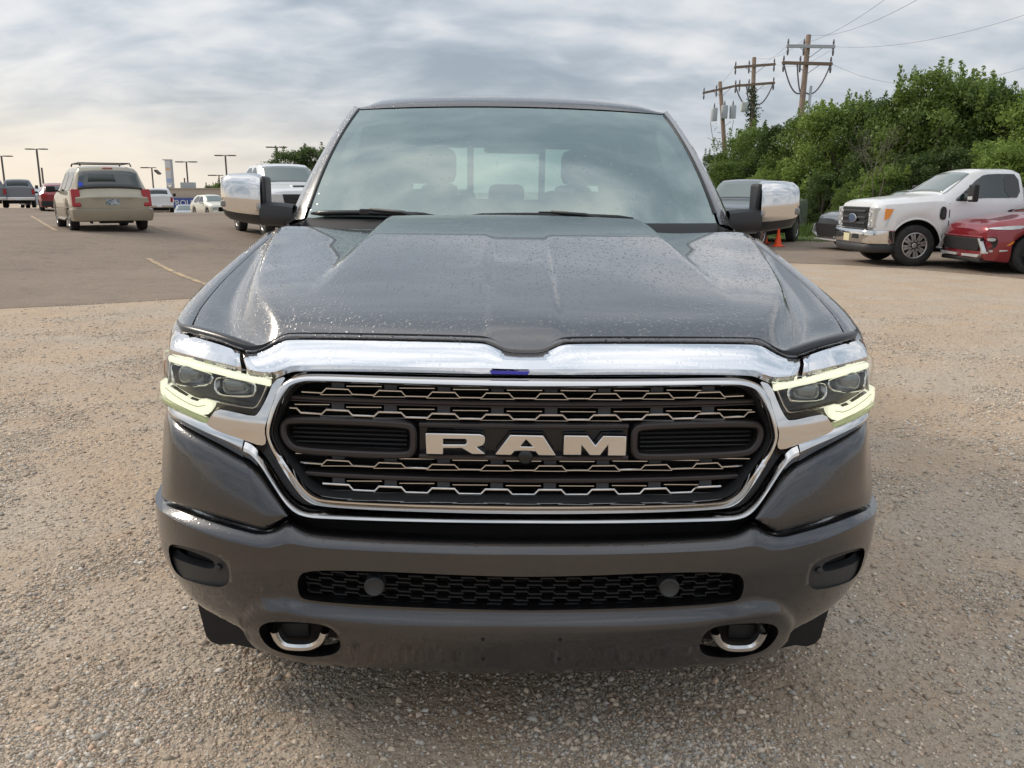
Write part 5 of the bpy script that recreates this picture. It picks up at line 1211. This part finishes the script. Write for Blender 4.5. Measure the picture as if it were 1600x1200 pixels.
def crown(seed, hgt=5., rad=2.0, nclump=85, per=190, pal=0, shoots=10, low=.08):
    r_ = random.Random(seed); pts = []; tones = []; limbs = []
    pals = [((.075, .112, .024), (.125, .175, .040)), ((.115, .165, .034), (.175, .235, .055)), ((.040, .066, .018), (.075, .112, .030))][pal]
    for k in range(nclump):
        t = r_.uniform(low, .96); w = rad*(sin(pi*min(1, t*.95+.08))**.55)*(1.05-.25*t); a = r_.uniform(0, 2*pi); q = w*sqrt(r_.uniform(.25, 1))*r_.uniform(.75, 1.12)
        c = np.array([q*cos(a), q*sin(a), hgt*t]); R_ = r_.uniform(.32, .62)*rad/2; f = r_.random()**1.3; tone = (np.array(pals[0])*(1-f)+np.array(pals[1])*f)*1.55
        if r_.random() < .25: limbs.append(c)
        for i in range(per):
            d = rng.normal(size=3); d /= np.linalg.norm(d); d *= R_*rng.random()**.4; d[2] *= .75; pts.append(c+d); tones.append(tone*rng.uniform(.75, 1.25))
    for k in range(shoots):
        a = r_.uniform(0, 2*pi); q = rad*.75*sqrt(r_.random()); b = np.array([q*cos(a), q*sin(a), hgt*(.95-.12*(q/rad)**2)]); h = r_.uniform(.35, .95); tone = np.array(pals[1])*1.6
        for i in range(int(70*h)+20):
            u = rng.random(); pts.append(b+np.array([rng.normal()*.09*(1.25-u), rng.normal()*.09*(1.25-u), (u-.25)*h])); tones.append(tone*rng.uniform(.7, 1.2))
    return leaf_mesh('crown', pts, .062, tones), limbs
def trunk_mesh(limbs, hgt):
    q = MB(); q.tube([(0, 0, -.1), (.05, .03, hgt*.3), (.0, .1, hgt*.62)], [.13, .09, .05], 7)
    for c in limbs[:16]: q.tube([(.03, .03, hgt*.18+.1*c[2]), (c[0]*.5, c[1]*.5, c[2]*.7), tuple(c)], [.045, .03, .012], 5)
    me = bpy.data.meshes.new('trunk'); me.from_pydata(q.v, [], q.f); me.materials.append(m_bark); return me
VAR = []
for sd_, pal, sh in ((1, 0, 8), (2, 2, 6), (3, 0, 12), (4, 1, 8), (5, 2, 9), (6, 0, 20)):
    me, lb = crown(sd_, pal=pal, shoots=sh); VAR.append((me, trunk_mesh(lb, 5)))
def tree(i, u, vt, Z, lab, grp='trees behind the parked pickups', wide=1.0, nm='tree'):
    p = at(u, vt, Z); g_ = zg(p.x, p.y); h = p.z-g_; t = empty(nm, (p.x, p.y, g_), random.uniform(0, 6.28), lab, 'tree' if nm == 'tree' else 'shrub', grp); me, tm = VAR[i]
    s_ = h/5.15; t.scale = (s_*wide, s_*wide, s_)
    for n_, mm in (('crown', me), ('trunk', tm)): o = bpy.data.objects.new(n_, mm); COL.objects.link(o); o.parent = t
TR = [(1, 1120, 236, 44, 'dark tree at the left end of the tree line, below the leftmost utility pole'), (0, 1152, 212, 43, 'tree standing under the pole with the three transformers'), (2, 1185, 193, 41, 'tree just left of the tallest utility pole'), (4, 1218, 190, 39, 'dark tree at the foot of the middle utility pole'),
      (0, 1255, 176, 37, 'tree around the foot of the tallest utility pole'), (3, 1292, 156, 35, 'lighter green tree just right of the tallest utility pole'), (2, 1338, 150, 34, 'tree above the grille of the white pickup'), (1, 1385, 148, 33, 'dark tree above the windshield of the white pickup, left of the bare branches'), (0, 1430, 132, 32, 'tree with ragged top behind the cab of the white pickup'),
      (5, 1474, 104, 31, 'tallest tree of the line, with upright leafy shoots on top'), (2, 1520, 114, 31, 'tall tree right of the one with the upright shoots'), (4, 1562, 130, 30, 'dark tree over the toolbox of the white pickup'), (3, 1602, 132, 29, 'light green tree cut by the right edge of the picture'), (0, 1665, 118, 28, 'tree just outside the right edge'), (2, 1740, 105, 28, 'tree outside the right edge')]
for k, (u, h_) in enumerate(((1135, 250), (1200, 230), (1275, 215), (1350, 200), (1420, 190), (1490, 180), (1560, 180), (1640, 180))): tree((k*2) % 6, u, h_, 40, 'dense dark bush filling in behind '+['the leftmost trees of the line', 'the middle utility pole', 'the foot of the tallest utility pole', 'the trees above the white pickup grille', 'the bare grey branches', 'the trees above the white pickup windshield', 'the trees above the white pickup roof', 'the trees at the right edge'][k], 'dense bushes behind the tree line', 1.6, 'bush')
for a in TR: tree(*a, wide=1.05)
SH = [(3, 1200, 262, 37, 'light green shrub above the right chrome mirror'), (5, 1245, 290, 35, 'low light green bush between mirror and tree line'), (1, 1288, 268, 33, 'dark bush left of the white pickup hood'), (0, 1335, 282, 31, 'bush directly above the hood of the white pickup'), (3, 1385, 255, 30, 'yellow-green bush below the bare branches'), (4, 1440, 235, 30, 'dark bush behind the windshield of the white pickup'), (1, 1500, 225, 29, 'dark bush behind the roof of the white pickup'), (3, 1575, 215, 27, 'pale yellow-green bush at the right edge'), (0, 1640, 220, 27, 'bush just outside the right edge'), (4, 1150, 270, 40, 'dark bush left of the right chrome mirror')]
for a in SH: tree(*a, grp='bushes in front of the tree line', wide=1.25, nm='bush')
tree(1, 455, 232, 62, 'dark round tree behind the white lifted pickup', 'trees far across the lot', 1.5); tree(4, 488, 226, 62, 'dark tree half hidden by the big pickup pillar', 'trees far across the lot', 1.4)
for k, (u, vt, lab) in enumerate(((328, 287, 'small far tree above the roof of the dealership'), (343, 283, 'small far tree right beside the short light pole'))): tree(1+k, u, vt, 150, lab, 'trees far across the lot', .9)
# bare branches
q = MB()
def twig(p, d, l, r_, depth):
    e = p+d*l; m_ = (p+e)/2+Vector((random.gauss(0, .06), random.gauss(0, .06), 0))*l; q.tube([p, m_, e], [r_, r_*.8, r_*.55], 4)
    if depth:
        for _ in range(random.choice((2, 3))):
            nd = (d+Vector((random.gauss(0, .5), random.gauss(0, .4), random.gauss(.1, .35)))).normalized(); twig(e, nd, l*random.uniform(.55, .85), r_*.6, depth-1)
bp = at(1372, 300, 28.2)
for _ in range(4): twig(Vector((bp.x+random.gauss(0, .35), bp.y, 1.2)), Vector((random.gauss(-.05, .22), random.gauss(-.05, .1), 1)).normalized(), .85, .018, 4)
tag(q.build('dead_shrub', mat('bare_grey_wood', (.17, .145, .115), .9), None, True), 'bare leafless grey branches tangled in the bushes above the white pickup', 'dead shrub')
# grass
def grass():
    P_ = []; T_ = []; pts = []
    vs = []; fs = []; cols_ = []
    for _ in range(60000):
        y = random.uniform(25, 37); x = random.uniform(4, 26); ef = interp(x, [2, 7, 14, 40], [60, 26, 25.2, 22])
        if y < ef-.25+.4*noise.noise(Vector((x*2, y*2, 0))): continue
        h = random.uniform(.04, .09)+.50*sstep((y-27.5)/2.5)*random.random(); a = random.random()*6.28; w = .012+h*.03; dx, dy = cos(a)*w, sin(a)*w; lx, ly = random.gauss(0, .25)*h, random.gauss(0, .25)*h
        k = len(vs); vs += [(x-dx, y-dy, 0), (x+dx, y+dy, 0), (x+lx, y+ly, h)]; fs.append((k, k+1, k+2)); f = random.random(); c = (.07+.06*f, .125+.06*f, .028+.02*f, 1); cols_ += [c]*3
    me = bpy.data.meshes.new('grass'); me.from_pydata(vs, [], fs); ca = me.color_attributes.new('tone', 'FLOAT_COLOR', 'POINT'); ca.data.foreach_set('color', np.array(cols_, np.float32).ravel()); me.materials.append(m_leaf)
    o = bpy.data.objects.new('grass', me); COL.objects.link(o); tag(o, 'short and tall green grass along the foot of the trees', 'grass', kind='stuff')
grass()
xs_g = list(np.arange(5, 40, .6)); rows = []
vs = []; fs = []
for i, x in enumerate(xs_g):
    ef = interp(x, [2, 7, 14, 40], [60, 26, 25.2, 22])
    for j, y in enumerate((ef-.1+.25*noise.noise(Vector((x*1.7, 0, 2))), ef+3, ef+8, ef+40)): vs.append((x, y, .032))
fs = [(i*4+j, (i+1)*4+j, (i+1)*4+j+1, i*4+j+1) for i in range(len(xs_g)-1) for j in range(3)]; tag(mk('grass_verge', vs, fs, m_grass), kind='structure')
vs = []; A_, B_ = (-60, 69), (-14, 66)
for i in range(60):
    t = i/59; x = A_[0]+(B_[0]-A_[0])*t; y = A_[1]+(B_[1]-A_[1])*t
    for d in (-1.2, 0, 1.3): vs.append((x, y+d-3, zg(x, y+d-3)+(.05 if d else .10)))
tag(mk('grass_island', vs, [(i*3+j, (i+1)*3+j, (i+1)*3+j+1, i*3+j+1) for i in range(59) for j in range(2)], m_grass), kind='structure')

# ------------------------------------------------------------ poles, wires, sign, building
m_wood = mat('weathered_pole_wood', (.23, .165, .12), .9, bump=(12, .4, .02), var=(3, (.17, .125, .095), .4, .7))
m_metal = mat('galvanised_grey', (.40, .42, .43), .5, .4)
m_ins = mat('insulator_grey', (.16, .15, .16), .4)
m_wire = mat('black_wire', (.03, .03, .035), .6)
m_dpole = mat('dark_bronze_pole', (.075, .06, .05), .6)
def upole(lab, b, t, Z, arms, trans=(), r0=.16, extras=None):
    B_, T_ = at(b[0], b[1], Z), at(t[0], t[1], Z); d = (T_-B_); gB = B_-d*(B_.z/d.z); r_ = empty('utility_pole', gB, 0, lab, 'utility pole', 'wooden utility poles above the trees'); O = Vector(gB)
    q = MB(); q.tube([Vector((0, 0, -.2)), T_-O], [r0, r0*.68], 10); q.build('pole', m_wood, r_, True)
    ends = []
    for (u0, v0, u1, v1, ins) in arms:
        a, c = at(u0, v0, Z)-O+Vector((0, -.18, 0)), at(u1, v1, Z)-O+Vector((0, -.18, 0)); q = MB(); dd = (c-a).normalized(); up = Vector((0, 0, 1)); M = Matrix.Translation(a) @ (Matrix(((dd.x, 0, -dd.z, 0), (dd.y, 1, 0, 0), (dd.z, 0, dd.x, 0), (0, 0, 0, 1))))
        q.box((0, -.06, -.065), ((c-a).length, .06, .065), M); ar = q.build('crossarm', m_wood if ins != 'g' else m_metal, r_); ends.append((a+O, c+O))
        for k in ((0.03, .36, .97) if True else ()):
            p = a+(c-a)*k; q = MB(); q.tube([p+up*.06, p+up*.16, p+up*.30], [.02, .05, .03], 8); q.tube([p-up*.05, p-up*.22, p-up*.38], [.03, .055, .03], 8); q.build('insulator', m_ins, ar, True)
        for s_ in (.25, .78): q = MB(); p = a+(c-a)*s_; w = a+(c-a)*.5-up*.45; q.tube([p, w], .016, 5); q.build('arm_brace', m_metal, ar)
    for (u, v) in trans:
        p = at(u, v, Z)-O+Vector((0, -.28, 0)); q = MB(); q.lathe([(-.40, 0), (-.40, .19), (.30, .20), (.36, .17), (.40, .0)], 18, 'z', tuple(p)); o = q.build('transformer', m_metal, r_, True, 40); q = MB(); q.tube([p+Vector((0, 0, .38)), p+Vector((0, 0, .62))], [.05, .03], 8); q.build('bushing', m_ins, o, True)
    return r_, O, T_, ends
def arc(q, a, b, sag, r_=.018, n=12):
    q.tube([a+(b-a)*t+Vector((0, 0, -sag*4*t*(1-t))) for t in np.linspace(0, 1, n)], r_, 5)
r1, O1, T1, E1_ = upole('tallest wooden utility pole with a grey upper crossarm and looping cables', (1250, 195), (1263.5, 55), 38, [(1227, 73, 1302, 74, 'g'), (1220, 99, 1298, 101, 'w')])
r2, O2, T2, E2_ = upole('middle wooden utility pole with climbing vine', (1174, 215), (1178.5, 90), 48, [(1146, 106, 1210, 101, 'w'), (1146, 135, 1209, 130, 'w')])
r3, O3, T3, E3_ = upole('leftmost utility pole carrying three grey transformer cans', (1132, 225), (1125, 128), 52, [(1097, 146, 1156, 133, 'w')], trans=((1114, 179), (1130, 175), (1143, 175)))
q = MB(); 
for e, k in ((E1_[1], (.03, .3, .97)),):
    for t in k: p = e[0]+(e[1]-e[0])*t; arc(q, p-O1, at(1256, 142, 38)-O1, .55, .035)
q.build('looping_cable', m_ins, r1, True)
q = MB(); q.tube([at(1262, 135, 38)-O1+Vector((.12, -.1, 0)), Vector((.22, -.1, 0))], .06, 8); q.build('conduit', m_metal, r1, True)
q = MB()
for t in (.03, .3, .97): p = E2_[1][0]+(E2_[1][1]-E2_[1][0])*t; arc(q, p-O2, at(1177, 160, 48)-O2, .5, .04)
q.build('looping_cable', m_ins, r2, True)
c0 = at(1163, 167, 48)-O2; q = MB(); q.box(c0-Vector((.18, .15, .25)), c0+Vector((.18, .15, .25))); q.build('switch_box', mat('pale_box', (.5, .52, .48), .5), r2, bevel=.04)
vp = []; vt = []
for _ in range(1500):
    v = random.uniform(135, 225); p = at(1176+random.gauss(0, 3+3*exp(-((v-176)/14)**2)), v, 48)-O2; vp.append((p.x, p.y+random.gauss(0, .18), p.z)); vt.append((.05, .085, .03))
o = bpy.data.objects.new('climbing_vine', leaf_mesh('vine', vp, .07, vt)); COL.objects.link(o); o.parent = r2
q = MB()
for _ in range(14): a = at(1119+random.gauss(0, 7), 215+random.gauss(0, 9), 52)-O3; q.tube([a, a+Vector((random.gauss(0, .35), 0, random.gauss(0, .25)))], .012, 4)
arc(q, at(1110, 190, 52)-O3, at(1128, 225, 52)-O3, .8); arc(q, at(1146, 188, 52)-O3, at(1132, 226, 52)-O3, .8); q.build('drop_cables', m_ins, r3, True)
def wire(a, b, sag, lab):
    q = MB(); arc(q, a, b, sag, .0048, 24); tag(q.build('overhead_wire', m_wire, None, True), lab, 'wire', 'overhead wires')
far = [at(1395, -10, 22), at(1450, -10, 20), at(1720, -20, 24)]
wire(E1_[0][0], far[0], .3, 'upper left wire leaving the tallest pole toward the top edge'); wire(T1, far[1], .3, 'wire from the top of the tallest pole toward the top edge'); wire(E1_[0][1], far[2], .5, 'long wire from the tallest pole across to the right edge')
wire(E1_[1][1], at(1760, 40, 24), 1.2, 'faint low wire sagging from the tallest pole to the right edge')
for k, (a, b) in enumerate(((E1_[0][0], E2_[0][0]), (E1_[0][1], E2_[0][1]), (T1, T2))): wire(a, b, .4, ['left', 'right', 'topmost'][k]+' wire between the tallest and the middle utility pole')
for k, (a, b) in enumerate(((E2_[0][0], E3_[0][0]), (E2_[1][1], E3_[0][1]))): wire(a, b, .3, ['outer', 'inner'][k]+' wire between the middle pole and the transformer pole')

def light_pole(u, vt, Z, lab, arms=2, w=.62, thick=.11):
    T_ = at(u, vt, Z); g_ = zg(T_.x, T_.y); r_ = empty('light_pole', (T_.x, T_.y, g_), 0, lab, 'light pole', 'tall lot light poles'); h = T_.z-g_
    q = MB(); q.tube([(0, 0, 0), (0, 0, h)], [thick*1.2, thick], 8); q.build('pole', m_dpole, r_, True)
    if arms:
        sc_ = Z/60
        q = MB(); q.tube([(-w*sc_*.5, 0, h), (w*sc_*.5, 0, h)], .03*sc_, 6); q.build('lamp_bar', m_dpole, r_)
        for s_ in ((-1, 1) if arms == 2 else (-1,)): q = MB(); x = s_*w*sc_*.75; q.box((x-w*sc_*.38, -.22*sc_, h-.035*sc_), (x+w*sc_*.38, .22*sc_, h+.035*sc_)); q.build('lamp_head', m_dpole, r_, bevel=.02)
        if arms == 1: q = MB(); q.box((-w*sc_*.3, -.25*sc_, -.06*sc_), (w*sc_*.3, .25*sc_, .06*sc_), Matrix.Translation((w*sc_*.62, 0, h-.3*sc_)) @ Matrix.Rotation(.75, 4, 'Y')); q.build('lamp_head', m_dpole, r_)
for a in ((57, 233, 100, 'tallest light pole at the left, with two lamp heads'), (2, 244, 105, 'light pole at the left edge of the picture'), (237, 262, 130, 'light pole with one drooping lamp head, right of the minivan roof', 1), (291, 253, 120, 'light pole just right of the dealership sign'), (352, 243, 110, 'light pole standing behind the left chrome mirror'), (342, 274, 150, 'shortest light pole with a drooping lamp head', 1), (432, 230, 80, 'light pole in front of the dark round tree')):
    light_pole(*a)
light_pole(65, 262, 105, 'plain post without lamps beside the tallest light pole', 0); light_pole(288, 278, 125, 'plain post without lamps beside the dealership sign', 0)
def sign():
    Z = 118; c = at(263, 270, Z); g_ = zg(c.x, c.y); r_ = empty('pylon_sign', (c.x, c.y, g_), R(14), 'tall white dealership pylon sign with gold cross emblem', 'sign'); h0, h1 = at(263, 290, Z).z-g_, at(263, 250.5, Z).z-g_
    mw = mat('sign_white', (.62, .62, .62), .5); q = MB(); q.box((-.36, 0, h0), (.36, .35, h1)); fc = q.build('sign_panel', mw, r_); q = MB(); q.box((.36, -.05, h0-.3), (.62, .40, h1+.05)); q.box((-.62, -.05, h1), (.62, .4, h1+.12)); q.build('sign_frame', m_metal, r_)
    q = MB(); q.box((-.36, .05, 0), (-.18, .3, h0)); q.box((.25, .05, 0), (.45, .3, h0)); q.box((-.36, .0, h0-.5), (.5, .3, h0-.1)); q.build('sign_legs', m_metal, r_)
    zc_ = h0+(h1-h0)*.66; s_ = .30
    mk('bowtie_emblem', [(x*s_, -.012, zc_+z*s_) for x, z in ((-1, -.28), (-.30, -.28), (-.36, -.55), (.30, -.55), (.36, -.28), (1.0, -.28), (.85, .28), (.30, .28), (.36, .55), (-.30, .55), (-.36, .28), (-.85, .28))]+[(x*s_, .01, zc_+z*s_) for x, z in ((-1, -.28), (1, -.28), (.85, .28), (-.85, .28))], [tuple(range(12)), (12, 13, 14, 15)], mat('gold_emblem', (.75, .42, .12), .4), fc, False)
    q = MB(); q.box((-.32, -.015, h0+.4), (.32, .0, h0+.95)); bl = q.build('blue_band', mat('pale_blue_band', (.35, .45, .68), .5), fc)
    text_obj('sign_lettering', 'CHEVROLET', .15, (0, -.03, h0+.67), (pi/2, 0, 0), mw, bl)
sign()
def building():
    Z = 112; a, b = at(262, 296, Z), at(405, 296, Z); g_ = zg(a.x, a.y); r_ = empty('dealership_building', (a.x, a.y, g_), 0, 'long low beige dealership building with blue lettered band', 'building'); W_ = (b-a).length; H = a.z-g_+.0; rz = math.atan2(b.y-a.y, b.x-a.x); r_.rotation_euler = (0, 0, rz)
    q = MB(); q.box((0, 0, 0), (W_, 14, H)); w = q.build('wall', mat('beige_wall', (.42, .36, .29), .9), r_)
    q = MB(); q.box((-.1, -.1, H), (W_+.1, 14.1, H+.18)); q.build('parapet', mat('parapet_beige', (.34, .29, .24), .9), r_)
    q = MB()
    q.box((1.5, .5, H+.18), (3.0, 2, H+.9)); q.build('roof_unit', m_metal, r_)
    zb = H*.60; bl = mat('fascia_blue', (.04, .07, .25), .5)
    q = MB(); q.box((-2.4, -.35, zb+.05), (4.6, -.02, zb+1.35)); bd = q.build('blue_band', bl, r_); text_obj('band_lettering', 'CHEVROLET', 1.0, (1.2, -.40, zb+.7), (pi/2, 0, 0), mat('band_lettering_white', (.6, .62, .66), .5), bd, .02, 1.05)
    q = MB(); q.box((-2.4, -.3, 0), (4.6, 0.1, zb+.05)); q.build('entrance_wall', mat('tan_entrance', (.24, .20, .16), .8), r_)
    for k in range(4): q = MB(); q.box((-1.9+k*1.6, -.36, .4), (-.6+k*1.6, -.3, zb-.4)); q.build('shop_window', m_glass_far, r_)
    for k in range(6): q = MB(); q.box((6+k*2, -.06, 1), (7.4+k*2, 0.02, 2.6)); q.build('shop_window', m_glass_far, r_)
building()
